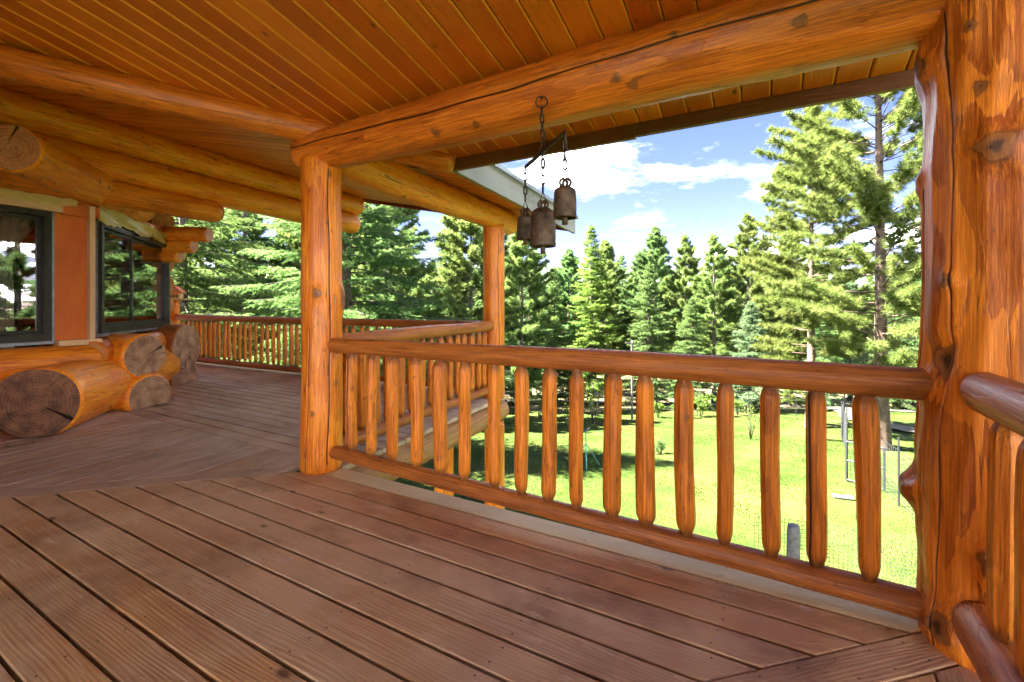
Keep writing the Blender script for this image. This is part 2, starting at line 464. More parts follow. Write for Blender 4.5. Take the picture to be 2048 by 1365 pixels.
# ------------------------------------------------------------------ log builder (local Z along the log)
def log_mesh(name, L, r0, r1, seed=0, nth=36, nz=None, rough=0.03, bend=0.0, knots=(), nk=0, cracks=(), chamfer=0.012, facet=0.0,
             flatbottom=None, pencil=None, smooth=True, capcrack=None):
    g = np.random.default_rng(seed)
    nz = nz or max(6, int(L / 0.06))
    z = np.linspace(0, L, nz + 1)
    th = np.arange(nth) * 2 * np.pi / nth
    rm = (r0 + r1) / 2
    for (t0, dep, wid, za, zb, drift) in cracks:
        t0 = t0 % (2 * np.pi)
        dd = np.abs((th - t0 + np.pi) % (2 * np.pi) - np.pi)
        th = th[dd > 3.6 * wid / rm]
        th = np.concatenate([th, (t0 + np.array([-3.0, -1.6, -0.8, 0.0, 0.8, 1.6, 3.0]) * wid / rm) % (2 * np.pi)])
    if capcrack is not None:
        t0 = capcrack[0] % (2 * np.pi)
        dd = np.abs((th - t0 + np.pi) % (2 * np.pi) - np.pi)
        th = th[dd > 0.17]
        th = np.concatenate([th, (t0 + np.array([-0.16, -0.1, -0.06, -0.03, 0.0, 0.03, 0.06, 0.1, 0.16])) % (2 * np.pi)])
    th = np.sort(th)
    nth = len(th)
    Z, T = np.meshgrid(z, th, indexing='ij')
    if cracks:
        T = T + cracks[0][5] * Z + 0.05 * np.sin(Z * 3.1 + seed) + 0.022 * np.sin(Z * 11 + seed * 2)
    base = r0 + (r1 - r0) * Z / L
    f = np.zeros_like(Z)
    for k in range(1, 6):
        for _ in range(2):
            f += g.normal() / k * np.sin(k * T + g.uniform(-1, 1) * 5 * Z / max(L, 0.5) * 2 + g.uniform(0, 7)) * (0.6 + 0.4 * np.sin(g.uniform(1, 4) * Z + g.uniform(0, 7)))
    for _ in range(5):
        f += 0.5 * g.normal() * np.sin(g.uniform(2, 8) * Z + g.uniform(0, 7)) / 2
    rad = base * (1 + rough * 0.45 * f)
    if facet:
        nf = int(2 * np.pi * r0 / 0.11) + 4
        tw = T + 0.25 * np.sin(1.7 * Z + g.uniform(0, 6)) + 0.15 * np.sin(4.1 * Z + g.uniform(0, 6))
        fr = np.abs(((tw * nf / (2 * np.pi)) % 1.0) - 0.5) * 2
        rad += facet * (fr ** 2 - 0.35)
        wv = np.sin(Z * 17 + 3 * np.sin(T * 2 + Z * 3) + g.uniform(0, 6)) * np.sin(T * 3 + g.uniform(0, 6))
        rad += facet * 0.5 * wv
    kn = np.zeros_like(Z)
    cr = np.zeros_like(Z)
    ks = list(knots)
    for _ in range(nk):
        ks.append((g.uniform(-np.pi, np.pi), g.uniform(0.05, 0.95) * L, g.uniform(0.010, 0.020), g.uniform(0.001, 0.007)))
    for (t0, z0, s, hgt) in ks:
        dt = (T - t0 + np.pi) % (2 * np.pi) - np.pi
        d2 = ((dt * base) ** 2 + ((Z - z0) * 0.85) ** 2) * (1 + 0.35 * np.sin(3 * np.arctan2(Z - z0, dt * base) + 9 * z0) + 0.2 * np.sin(5 * np.arctan2(Z - z0, dt * base) + 4 * t0))
        kn = np.maximum(kn, np.exp(-d2 / (2 * s * s)))
        rad += hgt * np.exp(-d2 / (2 * (s * 1.25) ** 2))
        if hgt > 0.02:   # sawn stub: flat inside
            rad -= np.clip(hgt * np.exp(-d2 / (2 * (s * 1.25) ** 2)) - hgt * 0.72, 0, 1) * 0.8
    for (t0, dep, wid, za, zb, drift) in cracks:
        tz = t0 + cracks[0][5] * Z + 0.05 * np.sin(Z * 3.1 + seed) + 0.022 * np.sin(Z * 11 + seed * 2)
        dt = (T - tz + np.pi) % (2 * np.pi) - np.pi
        win = np.clip((Z - za) / 0.15, 0, 1) * np.clip((zb - Z) / 0.15, 0, 1)
        c = np.exp(-((dt * base) / wid) ** 2) * (win > 0.02)
        cr = np.maximum(cr, c)
        rad -= dep * c * win
    tip = np.zeros_like(Z)
    if pencil:
        pl, pr = pencil
        e = np.minimum(Z, L - Z)
        fac = np.clip(e / pl, 0, 1)
        rad *= pr + (1 - pr) * fac
        tip = np.clip((pl * 0.98 - e) / (pl * 0.2), 0, 1)
    elif chamfer:
        e = np.minimum(Z, L - Z)
        rad -= chamfer * np.clip(1 - e / (chamfer * 0.9), 0, 1)
    bx = bend * np.sin(np.pi * Z / L + 0.2) + bend * 0.4 * np.sin(2.7 * np.pi * Z / L + g.uniform(0, 6)) if bend else 0
    by = bend * 0.6 * np.sin(1.9 * np.pi * Z / L + g.uniform(0, 6)) if bend else 0
    X = rad * np.cos(T) + bx
    Y = rad * np.sin(T) + by
    if flatbottom is not None:
        ft, fd = flatbottom     # flatten the side at angle ft to distance fd from the axis
        proj = X * math.cos(ft) + Y * math.sin(ft)
        ex = np.clip(proj - fd, 0, None)
        X = X - ex * math.cos(ft)
        Y = Y - ex * math.sin(ft)
    n1 = nz + 1
    V = np.stack([X, Y, Z], -1).reshape(-1, 3)
    idx = np.arange(n1 * nth).reshape(n1, nth)
    a, b = idx[:-1], idx[1:]
    F = np.stack([a, np.roll(a, -1, 1), np.roll(b, -1, 1), b], -1).reshape(-1, 4)
    faces = [tuple(q) for q in F.tolist()]
    side_n = len(faces)
    kattr, cattr, tattr = kn.reshape(-1), cr.reshape(-1), tip.reshape(-1)
    Vl = V.tolist()
    kl, cl, tl_ = kattr.tolist(), cattr.tolist(), tattr.tolist()
    # caps: rings inward
    for end in (0, 1):
        ring = idx[-1] if end else idx[0]
        cx = sum(Vl[i][0] for i in ring) / nth
        cy = sum(Vl[i][1] for i in ring) / nth
        zc = L if end else 0.0
        prev = list(ring)
        nr = (12 if capcrack is not None else 5) if r0 > 0.12 else 1
        for q in range(1, nr):
            s = 1 - q / nr
            cur = []
            for j, i in enumerate(ring):
                vx, vy = Vl[i][0], Vl[i][1]
                zz = zc
                cc = 0.0
                if capcrack is not None:
                    ca, cw = capcrack
                    dd = (th[j] - ca + math.pi) % (2 * math.pi) - math.pi
                    cc = math.exp(-(dd / (0.028 + 0.06 * cw * s)) ** 2) if s > 0.05 else 0
                    zz += (-0.05 if end else 0.05) * cc * s
                cur.append(len(Vl))
                Vl.append([cx + (vx - cx) * s, cy + (vy - cy) * s, zz])
                kl.append(0.0); cl.append(cc); tl_.append(tl_[i])
            for j in range(nth):
                j2 = (j + 1) % nth
                faces.append((prev[j], prev[j2], cur[j2], cur[j])[::-1] if not end else (prev[j], prev[j2], cur[j2], cur[j]))
            prev = cur
        c = len(Vl)
        Vl.append([cx, cy, zc]); kl.append(0.0); cl.append(0.0); tl_.append(tl_[ring[0]])
        for j in range(nth):
            j2 = (j + 1) % nth
            faces.append((prev[j], prev[j2], c) if end else (prev[j2], prev[j], c))
    me = bpy.data.meshes.new(name)
    me.from_pydata(Vl, [], faces)
    sm = [smooth] * side_n + [False] * (len(faces) - side_n)
    me.polygons.foreach_set('use_smooth', sm)
    me.polygons.foreach_set('material_index', [0] * side_n + [1] * (len(faces) - side_n))
    for nm, arr in (('knot', kl), ('crack', cl), ('tip', tl_)):
        at = me.attributes.new(nm, 'FLOAT', 'POINT')
        at.data.foreach_set('value', arr)
    me.update()
    return me


def log_at(name, p0, p1, r0, r1, mats, parent=None, roll=0.0, **kw):
    p0, p1 = Vector(p0), Vector(p1)
    d = p1 - p0
    me = log_mesh(name, d.length, r0, r1, **kw)
    q = (Quaternion() if math.hypot(d.x, d.y) < 1e-6 else d.to_track_quat('Z', 'Y')) @ Quaternion((0, 0, 1), roll)
    M = Matrix.LocRotScale(p0, q, None)
    return link(name, me, mats, parent, M)


# ------------------------------------------------------------------ plan geometry (metres, deck top at z = 0)
A = Vector((-1.35, 3.22, 0)); B = Vector((1.66, 1.53, 0)); C = Vector((-0.23, 5.78, 0)); D = Vector((-7.0, 9.45, 0))
U = (B - A).normalized()                       # along the near railing
N1 = Vector((-U.y, U.x, 0))                    # outward from the near railing
Vd = Vector((0.405, 0.914, 0)).normalized()    # along the A-C railing
N2 = Vector((Vd.y, -Vd.x, 0))                  # outward from it
W = (D - C).normalized()
EDIR = Vector((-0.53, -0.848, 0)).normalized()
K0 = Vector((-5.8, 1.74, 0)); K1 = Vector((-4.47, 4.85, 0)); K2 = Vector((-5.28, 7.02, 0)); K3 = K2 + W * 6.0
SL = 0.213


def plane1_z(p):
    return 2.42 - SL * (Vector((p[0], p[1], 0)) - A).dot(N1)


def plane2_z(p):
    return 2.42 - SL * (Vector((p[0], p[1], 0)) - A).dot(N2)


def clip_poly(poly, n, d):
    """keep points with n.p <= d"""
    out = []
    for i in range(len(poly)):
        a, b = poly[i], poly[(i + 1) % len(poly)]
        da, db = n[0] * a[0] + n[1] * a[1] - d, n[0] * b[0] + n[1] * b[1] - d
        if da <= 0: out.append(a)
        if (da < 0 < db) or (db < 0 < da):
            s = da / (da - db)
            out.append((a[0] + (b[0] - a[0]) * s, a[1] + (b[1] - a[1]) * s))
    return out


def inset(poly, c):
    n = len(poly)
    area = sum(poly[i][0] * poly[(i + 1) % n][1] - poly[(i + 1) % n][0] * poly[i][1] for i in range(n))
    if area < 0: poly = poly[::-1]
    q = poly
    for i in range(n):
        a, b = poly[i], poly[(i + 1) % n]
        dx, dy = b[0] - a[0], b[1] - a[1]
        l = math.hypot(dx, dy)
        if l < 1e-6: continue
        nx, ny = dy / l, -dx / l
        q = clip_poly(q, (nx, ny), nx * a[0] + ny * a[1] - c)
        if len(q) < 3: return None
    return q


def dedupe(poly):
    out = []
    for p in poly:
        if not out or math.hypot(p[0] - out[-1][0], p[1] - out[-1][1]) > 0.005:
            out.append(p)
    if len(out) > 1 and math.hypot(out[0][0] - out[-1][0], out[0][1] - out[-1][1]) < 0.005: out.pop()
    return out


def boards(name, M, poly, pitch, gap, thick, cham, mat, parent, zj=0.001, b0=0.0, split=None, seed=1, edge_mat=None):
    """fill a convex polygon (plane coords a, b of frame M) with boards running along a; top face at local z = 0"""
    g = random.Random(seed)
    bs = [p[1] for p in poly]
    k = math.floor((min(bs) - b0) / pitch)
    made = []
    while b0 + k * pitch < max(bs):
        lo, hi = b0 + k * pitch + gap / 2, b0 + (k + 1) * pitch - gap / 2
        k += 1
        strip = clip_poly(clip_poly(poly, (0, -1), -lo), (0, 1), hi)
        strip = dedupe(strip)
        if len(strip) < 3: continue
        a0, a1 = min(p[0] for p in strip), max(p[0] for p in strip)
        cuts = [a0, a1]
        if split and a1 - a0 > split * 1.2:
            cuts = [a0, a0 + g.uniform(0.3, 0.7) * (a1 - a0), a1]
        for ca, cb in zip(cuts[:-1], cuts[1:]):
            pc = dedupe(clip_poly(clip_poly(strip, (-1, 0), -(ca + 0.001)), (1, 0), cb - 0.001)) if len(cuts) > 2 else strip
            if len(pc) < 3: continue
            cx, cy = sum(p[0] for p in pc) / len(pc), (lo + hi) / 2
            pc = [(p[0] - cx, p[1] - cy) for p in pc]
            n = len(pc)
            ar = sum(pc[i][0] * pc[(i + 1) % n][1] - pc[(i + 1) % n][0] * pc[i][1] for i in range(n))
            if abs(ar) < 2 * 0.0008: continue
            if ar < 0: pc = pc[::-1]
            top = inset(pc, cham)
            top = dedupe(top) if top else None
            if top and len(top) == n:
                # align start
                best = min(range(n), key=lambda s: sum(math.hypot(top[(i + s) % n][0] - pc[i][0], top[(i + s) % n][1] - pc[i][1]) for i in range(n)))
                top = top[best:] + top[:best]
                vs = [(x, y, -thick) for x, y in pc] + [(x, y, -cham) for x, y in pc] + [(x, y, 0) for x, y in top]
                fs = [tuple(range(n - 1, -1, -1)), tuple(2 * n + i for i in range(n))]
                for lv in (0, 1):
                    for i in range(n):
                        j = (i + 1) % n
                        fs.append((lv * n + i, lv * n + j, (lv + 1) * n + j, (lv + 1) * n + i))
            else:
                vs = [(x, y, -thick) for x, y in pc] + [(x, y, 0) for x, y in pc]
                fs = [tuple(range(n - 1, -1, -1)), tuple(n + i for i in range(n))] + [(i, (i + 1) % n, n + (i + 1) % n, n + i) for i in range(n)]
            mi = None
            if isinstance(mat, list):
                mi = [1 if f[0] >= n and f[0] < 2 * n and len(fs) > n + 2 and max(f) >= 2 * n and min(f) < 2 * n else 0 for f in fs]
            o = link(name, mesh(name, vs, fs, False, mi), mat, parent, M @ Matrix.Translation((cx, cy, g.uniform(-zj, zj))))
            made.append((o, cx, cy, a1 - a0))
    return made


# ------------------------------------------------------------------ terrain
GY = [-60, 6, 10, 16, 20, 29, 41, 60, 110, 400, 2000]
GZ = [-2.9, -2.9, -3.0, -3.65, -4.25, -5.4, -6.9, -8.2, -10.5, -16, -40]


def gz(x, y):
    x, y = np.asarray(x, float), np.asarray(y, float)
    return np.interp(y, GY, GZ) + 0.10 * np.sin(x * 0.21 + 1) * np.sin(y * 0.17) + 0.04 * np.sin(x * 0.7 + y * 0.5) * np.clip((y - 6) / 8, 0, 1)


def ground_grid(name, xs, ys, mat, dz=0.0, zf=gz):
    Xg, Yg = np.meshgrid(xs, ys, indexing='ij')
    Zg = zf(Xg, Yg) + dz
    V = np.stack([Xg, Yg, Zg], -1).reshape(-1, 3)
    nx, ny = len(xs), len(ys)
    idx = np.arange(nx * ny).reshape(nx, ny)
    F = np.stack([idx[:-1, :-1], idx[1:, :-1], idx[1:, 1:], idx[:-1, 1:]], -1).reshape(-1, 4)
    me = bpy.data.meshes.new(name)
    me.from_pydata(V.tolist(), [], F.tolist())
    me.polygons.foreach_set('use_smooth', [True] * len(F))
    me.update()
    return link(name, me, mat)


m, t = material('ground_grass')
oc = t.n('ShaderNodeTexCoord').outputs['Object']
sx = t.n('ShaderNodeSeparateXYZ', {0: oc})
n1_ = t.noise(oc, 0.28, 6.0, 0.68)
n2_ = t.noise(oc, 2.2, 5.0, 0.65)
n3_ = t.noise(oc, 30.0, 3.0, 0.6)
c = t.mix(t.ramp(n2_, [(0.35, 0.0), (0.65, 1.0)]), (0.021, 0.046, 0.005), (0.037, 0.056, 0.007))
c = t.mix(t.ramp(n1_, [(0.48, 0.0), (0.66, 0.7)]), c, (0.078, 0.076, 0.022))
c = t.mix(t.ramp(n3_, [(0.3, 0.22), (0.6, 0.0)]), c, (0.028, 0.050, 0.006))
# dry grass under the trees past the lawn
edge = t.math('ADD', sx.outputs[1], t.math('MULTIPLY', t.math('SUBTRACT', n1_, 0.5), 7.0))
far = t.n('ShaderNodeMapRange', {0: edge, 1: 26.5, 2: 30.0}).outputs[0]
dry = t.mix(t.ramp(n2_, [(0.4, 0.0), (0.62, 1.0)]), (0.15, 0.115, 0.065), (0.06, 0.068, 0.022))
c = t.mix(far, c, dry)
t.out(t.bsdf(Base_Color=c, Roughness=0.9, Normal=t.bump(t.math('ADD', n3_, n2_), 0.6, 0.05), Specular_IOR_Level=0.15))
M_GROUND = m
xs = np.unique(np.concatenate([np.linspace(-2500, -60, 14), np.linspace(-60, 60, 100), np.linspace(60, 2500, 14)]))
ys = np.unique(np.concatenate([np.linspace(-60, 0, 8), np.linspace(0, 60, 90), np.linspace(60, 400, 22), np.linspace(400, 2000, 9)]))
ground = tag(ground_grid('ground', xs, ys, M_GROUND), kind='structure')


# dirt track beyond the lawn
def ribbon(name, pts, width, mat, dz):
    pts = [Vector((p[0], p[1], 0)) for p in pts]
    fine = []
    for i in range(len(pts) - 1):
        for k in range(10):
            fine.append(pts[i].lerp(pts[i + 1], k / 10))
    fine.append(pts[-1])
    vs, fs = [], []
    for i, p in enumerate(fine):
        d = (fine[min(i + 1, len(fine) - 1)] - fine[max(i - 1, 0)]).normalized()
        nrm = Vector((-d.y, d.x, 0))
        for j in range(5):
            q = p + nrm * width * ((j / 4) - 0.5) * (1 + 0.12 * math.sin(i * 0.9 + j))
            vs.append((q.x, q.y, float(gz(q.x, q.y)) + dz))
    for i in range(len(fine) - 1):
        for j in range(4):
            fs.append((i * 5 + j, i * 5 + j + 1, (i + 1) * 5 + j + 1, (i + 1) * 5 + j))
    return tag(link(name, mesh(name, vs, fs, True), mat), kind='structure')


ribbon('dirt_track', [(-14, 35), (-4, 34.5), (6, 33.5), (14, 30.5), (22, 28), (30, 26.5), (45, 25)], 2.6, M_PATH, 0.05)
ribbon('dirt_path', [(20, 27.6), (17.4, 22.5), (16.6, 19.0), (16.9, 15.0), (17.6, 11.0)], 1.5, M_PATH, 0.06)

# distant hills
hm, t = material('hill_forest')
hn = t.noise(t.n('ShaderNodeTexCoord').outputs['Object'], 0.004, 5.0, 0.6)
t.out(t.bsdf(Base_Color=t.mix(hn, (0.03, 0.055, 0.03), (0.07, 0.10, 0.05)), Roughness=1.0))


def hills_z(x, y):
    r_ = np.sin(x * 0.0009 + 0.6) * 160 + np.sin(x * 0.0022 + 2.0) * 90 + np.sin(x * 0.0062 + 1.0) * 28 + np.sin(x * 0.016) * 9
    prof = np.exp(-((y - 4300) / 800.0) ** 2)
    return -60 + prof * (400 + r_ * 0.32)


hills = tag(ground_grid('hills', np.linspace(-6500, 7000, 220), np.linspace(2000, 5600, 24), hm, 0.0, hills_z), kind='structure')

# ------------------------------------------------------------------ deck
def to2(M, p):
    q = M.inverted() @ Vector(p)
    return (q.x, q.y)


NW = Vector((-W.y, W.x, 0))
if NW.y < 0: NW = -NW
NE = Vector((-EDIR.y, EDIR.x, 0))
if NE.x < 0: NE = -NE
L1a, L1b = Vector((-3.06, 2.72, 0)), Vector((-1.528, 3.139, 0))
L2a = Vector((-1.654, 3.50, 0))
BMa, BMb = Vector((0.575, 1.392, 0)), Vector((1.407, 1.601, 0))
l1n = Vector((-(L1b - L1a).y, (L1b - L1a).x, 0)).normalized()       # away from the near boards
bmn = Vector(((BMb - BMa).y, -(BMb - BMa).x, 0)).normalized()       # towards the right section
BIG = [(-14, -9, 0), (10, -9, 0), (10, 14, 0), (-14, 14, 0)]


def region(M, cons):
    poly = [to2(M, p) for p in BIG]
    for n, p, off in cons:              # keep n.(x-p) <= off
        a = to2(M, p)
        n2 = (M.to_3x3().inverted() @ n)
        poly = clip_poly(poly, (n2.x, n2.y), n2.x * a[0] + n2.y * a[1] + off)
    return poly


# joists carry the boards
jb = MB()
for k in range(14):
    p = A + U * (-2.2 + k * 0.45)
    q = p - N1 * 3.2
    fm = frame((p + q) / 2 + Vector((0, 0, -0.14)), N1, U)
    if (p - A).dot(U) < 3.4:
        jb.box((0, 0, 0), (3.2, 0.045, 0.19), fm)
for k in range(16):
    p = C - Vd * 0.0 + W * (0.25 + k * 0.45)
    q = p - Vd * 2.3
    jb.box((0, 0, 0), (2.6, 0.045, 0.19), frame((p + q) / 2 + Vector((0, 0, -0.14)), Vd, N2))
jb.box((0, 0, 0), (3.6, 3.0, 0.02), frame(Vector((-3.55, 4.15, -0.075)), U, N1))  # unseen sheet added below the wedge boards to stop light through the gaps
deck = tag(jb.build('deck_floor', M_JOIST), kind='structure')

MN = frame(A, U, N1)
pn = region(MN, [(N1, A, 0.083 - 0.146), (-N1, A, 3.6), (l1n, L1a, 0), (bmn, BMa, 0)])
near = boards('plank', MN, pn, 0.146, 0.0125, 0.038, 0.004, M_DECK, deck, 0.0012, b0=0.083 - 0.146 * 40, split=5.2, seed=3)
pe = region(MN, [(N1, A, 0.083), (-N1, A, -(-0.083 + 0.0) + 0.146 - 0.166 + 0.0), (l1n, L1a, 0.35), (bmn, BMa, 0)])
pe = clip_poly(pe, (0, -1), -(0.083 - 0.146))
boards('plank', MN, clip_poly(pe, (-1, 0), -0.12), 0.146, 0.008, 0.038, 0.004, M_DECKE, deck, 0.0008, b0=0.083 - 0.146, seed=4)
ML1 = frame(L1b, (L1b - L1a), l1n)
boards('plank', ML1, region(ML1, [(l1n, L1a, 0.146), (-l1n, L1a, 0), (N2, A, -0.2), (-N2, A, 3.6)]), 0.146, 0.006, 0.038, 0.004, M_DECK2, deck, 0.0, seed=5)
MW = frame(A, Vd, -N2)
wedge = boards('plank', MW, region(MW, [(-l1n, L1a, -0.146), (N1, L2a, 0), (-N2, A, 3.9), (N2, A, -0.1)]), 0.146, 0.012, 0.038, 0.0015, M_DECK2, deck, 0.0006, seed=6)
M3 = frame(L2a, U, N1)
sec3 = boards('plank', M3, region(M3, [(-N1, L2a, 0), (N2, A, 0.11), (NW, C, 0.2 - 0.14), (Vector((-1, 0, 0)), Vector((-9.6, 0, 0)), 0)]), 0.146, 0.012, 0.038, 0.005, M_DECK2, deck, 0.0012, split=4.0, seed=8)
M3e = frame(C + NW * 0.2, -W, NW)
boards('plank', M3e, region(M3e, [(NW, C, 0.2), (-NW, C, -0.06), (N2, A, 0.12), (Vector((-1, 0, 0)), Vector((-9.6, 0, 0)), 0)]), 0.146, 0.006, 0.038, 0.004, M_DECKE, deck, 0.0, b0=-0.146, seed=9)
MBM = frame(BMa, (BMb - BMa), -bmn)
boards('plank', MBM, region(MBM, [(-bmn, BMa, 0), (bmn, BMa, 0.140), (NE, B, 0.083), (-NE, B, 3.4)]), 0.146, 0.008, 0.038, 0.004, M_DECK, deck, 0.0, b0=-0.146, seed=10)
ME = frame(B, EDIR, -NE if (EDIR.cross(-NE)).z > 0 else NE)
boards('plank', ME, region(ME, [(-bmn, BMa, -0.146), (NE, B, 0.083), (-NE, B, 3.4), (Vector((0, -1, 0)), Vector((0, -2.5, 0)), 0)]), 0.146, 0.0085, 0.038, 0.004, M_DECK, deck, 0.001, b0=-0.083 if True else 0, split=5.0, seed=11)

# nail heads
nb = MB()
g = random.Random(5)


def nail(p, r=0.0042):
    vs = [(p.x + r * math.cos(k * math.pi / 3), p.y + r * math.sin(k * math.pi / 3), p.z) for k in range(6)]
    nb.add(vs, [(0, 1, 2, 3, 4, 5)])


for k in range(1, 24):
    for s in [0.15 + 0.61 * i for i in range(-5, 6)]:
        for e in (0.035, 0.111):
            p = A + U * (s + g.uniform(-.02, .02)) + N1 * (0.083 - 0.146 * k + e + g.uniform(-.006, .006))
            if (p - L1a).dot(l1n) < -0.02 and (p - BMa).dot(bmn) < -0.02:
                nail(Vector((p.x, p.y, 0.0022)))
for k in range(0, 20):
    for s in [-4.5 + 0.61 * i for i in range(0, 9)]:
        for e in (0.035, 0.111):
            p = L2a + U * (s + g.uniform(-.02, .02)) + N1 * (0.146 * k + e)
            if (p - A).dot(N2) < 0.05 and (p - C).dot(NW) < 0.0:
                nail(Vector((p.x, p.y, 0.0022)), 0.005)
for k in range(0, 40):
    b_ = 0.146 * k
    s0, s1 = None, None
    pe_ = BMa + (BMb - BMa).normalized() * (b_ - 2.0)
    for e in (0.03, 0.11):
        p = pe_ + bmn * e
        if (p - B).dot(NE) < 0.02: nail(Vector((p.x, p.y, 0.0022)))
nails = nb.build('nail_heads', M_NAIL, deck)
nails['kind'] = 'stuff'

# ------------------------------------------------------------------ roof and ceiling
KV = (N1 + N2) / (1 + N1.dot(N2))


def vin(e):
    return A + KV * e


def on1(p): return Vector((p.x, p.y, plane1_z(p)))
def on2(p): return Vector((p.x, p.y, plane2_z(p)))


OV, INN, RK = 0.68, 11.0, 1.2
SB = (B - A).length
c1 = [vin(OV), A + U * (SB + OV) + N1 * OV, A + U * (SB - INN) - N1 * INN, vin(-INN)]
cosl = 1 / math.sqrt(1 + SL * SL)
M1 = frame(Vector((A.x, A.y, 2.42)), Vector((-N1.x, -N1.y, SL)), -U)
M2 = frame(Vector((A.x, A.y, 2.42)), Vector((-N2.x, -N2.y, SL)), -Vd if (Vector((-N2.x, -N2.y, 0)).cross(-Vd)).z < 0 else Vd)


def isect(p, d, n, q, off):
    """point p + d*t with n.(x-q) = off"""
    return p + d * ((off - n.dot(p - q)) / n.dot(d))


rk0 = isect(C + NW * RK, -W, N2, A, OV)
rk1 = isect(C + NW * RK, -W, N2, A, -INN)
c2 = [vin(OV), rk0, rk1, vin(-INN)]


def slab(polys, dz0, dz1):
    mb = MB()
    for pts in polys:
        n = len(pts)
        vs = [(p.x, p.y, p.z + dz0) for p in pts] + [(p.x, p.y, p.z + dz1) for p in pts]
        fs = [tuple(range(n)), tuple(range(2 * n - 1, n - 1, -1))] + [(i, n + i, n + (i + 1) % n, (i + 1) % n) for i in range(n)]
        mb.add(vs, fs)
    return mb


def zE(p): return Vector((p.x, p.y, 2.42 - SL * (Vector((p.x, p.y, 0)) - B).dot(NE)))


cE = [c1[1], A + U * (SB + OV) - N1 * INN, c1[2]]
roof = slab([[on1(p) for p in c1], [on2(p) for p in c2], [zE(p) for p in cE]], 0.03, 0.16).build('porch_roof', M_METAL)
tag(roof, kind='structure')
boards('ceiling_board', M1, [to2(M1, on1(p)) for p in c1], 0.140, 0.005, 0.024, 0.0070, [M_CEIL, M_GROOVE_LIT], roof, 0.0006, b0=0.03, seed=21)
boards('ceiling_board', M2, [to2(M2, on2(p)) for p in c2], 0.140, 0.014, 0.024, 0.0080, M_CEIL, roof, 0.0006, b0=0.05, seed=22)


def board_between(name, p, q, z0p, z1p, z0q, z1q, th, mat, parent, nrm):
    p, q = Vector(p), Vector(q)
    d = (q - p)
    Mx = frame(p, Vector((d.x, d.y, z0q - z0p)), Vector((0, 0, 1)))
    pts = [Vector((p.x, p.y, z0p)), Vector((q.x, q.y, z0q)), Vector((q.x, q.y, z1q)), Vector((p.x, p.y, z1p))]
    pts = pts + [v + nrm * th for v in pts]
    Mi = Mx.inverted()
    vs = [Mi @ v for v in pts]
    me = mesh(name, vs, [(0, 1, 2, 3), (7, 6, 5, 4), (0, 4, 5, 1), (1, 5, 6, 2), (2, 6, 7, 3), (3, 7, 4, 0)])
    return link(name, me, mat, parent, Mx)


ze = 2.42 - SL * OV
sp = vin(OV)
mid = sp + U * 1.42
o_ = board_between('fascia_board', sp, mid, ze - 0.085, ze + 0.15, ze - 0.085, ze + 0.15, 0.035, M_FASC, roof, N1)
board_between('fascia_board', mid + U * 0.004, c1[1], ze - 0.075, ze + 0.15, ze - 0.075, ze + 0.15, 0.034, M_FASC, roof, N1)
gf = board_between('fascia_board', sp + N2 * 0.002, rk0 + Vd * 0.03, ze - 0.085, ze + 0.125, ze - 0.085, ze + 0.125, 0.035, M_FASCG, roof, N2)
gf['label'] = 'weathered grey fascia board'
dr = board_between('drip_edge', sp + N2 * 0.03, rk0 + Vd * 0.06 + N2 * 0.03, ze + 0.127, ze + 0.165, ze + 0.127, ze + 0.165, 0.05, M_METAL, roof, N2)
dr['label'] = 'grey metal drip edge'
rk1i = isect(C + NW * RK, -W, N2, A, -4.2)
zr0, zr1 = plane2_z(rk0), plane2_z(rk1)
rf = board_between('fascia_board', rk0, rk1, zr0 - 0.06, zr0 + 0.12, zr1 - 0.06, zr1 + 0.12, 0.035, M_FASCR, roof, NW)
rf['label'] = 'red brown barge board'

# ------------------------------------------------------------------ posts and beams
def th_of(p, delta):
    """angle (deg) on a vertical log at p, delta degrees right of the side facing the camera"""
    return math.atan2(-p.y, -p.x) + R(delta)


post = log_at('log_post', (A.x, A.y, 0), (A.x, A.y, 2.18), 0.140, 0.132, [M_LOG, M_END_NEW], seed=11, nth=72, nz=90, rough=0.035, bend=0.006, facet=0.003,
              knots=[(th_of(A, -12), 1.235, 0.022, 0.012), (th_of(A, 72), 1.20, 0.045, 0.030), (th_of(A, 25), 2.05, 0.012, 0.002), (th_of(A, -25), 0.42, 0.014, 0.003), (th_of(A, 40), 0.62, 0.018, 0.002), (th_of(A, 15), 1.72, 0.010, 0.002)],
              cracks=[(th_of(A, 18), 0.012, 0.0045, 0.05, 2.1, 0.03), (th_of(A, -42), 0.006, 0.003, 0.0, 1.0, 0.02)])
tag(post, 'smooth peeled log post where the two front railings meet', 'post', 'log posts carrying the porch roof')
dB = lambda d: th_of(B, d)
postB = log_at('log_post', (B.x, B.y, -0.02), (B.x, B.y, 2.2), 0.235, 0.212, [M_POSTB, M_END_NEW], seed=23, nth=120, nz=150, rough=0.035, bend=0.012, facet=0.0065,
               knots=[(dB(-8), 1.66, 0.034, 0.022), (dB(-40), 1.255, 0.017, 0.014), (dB(-47), 0.985, 0.036, -0.036), (dB(-88), 0.49, 0.028, 0.062),
                      (dB(-40), 0.10, 0.034, 0.030), (dB(-6), 0.38, 0.028, 0.034), (dB(-86), 1.62, 0.020, 0.028), (dB(-70), 2.02, 0.036, 0.03), (dB(-22), 2.06, 0.014, 0.003),
                      (dB(-18), 1.86, 0.016, 0.001), (dB(15), 1.25, 0.02, 0.004)],
               cracks=[(dB(-44), 0.014, 0.0036, 0.0, 2.15, 0.055), (dB(-80), 0.008, 0.004, 0.5, 1.6, 0.02), (dB(8), 0.006, 0.003, 1.2, 2.1, -0.03)])
tag(postB, 'thick gnarled hand-hewn log post at the right edge', 'post', 'log posts carrying the porch roof')
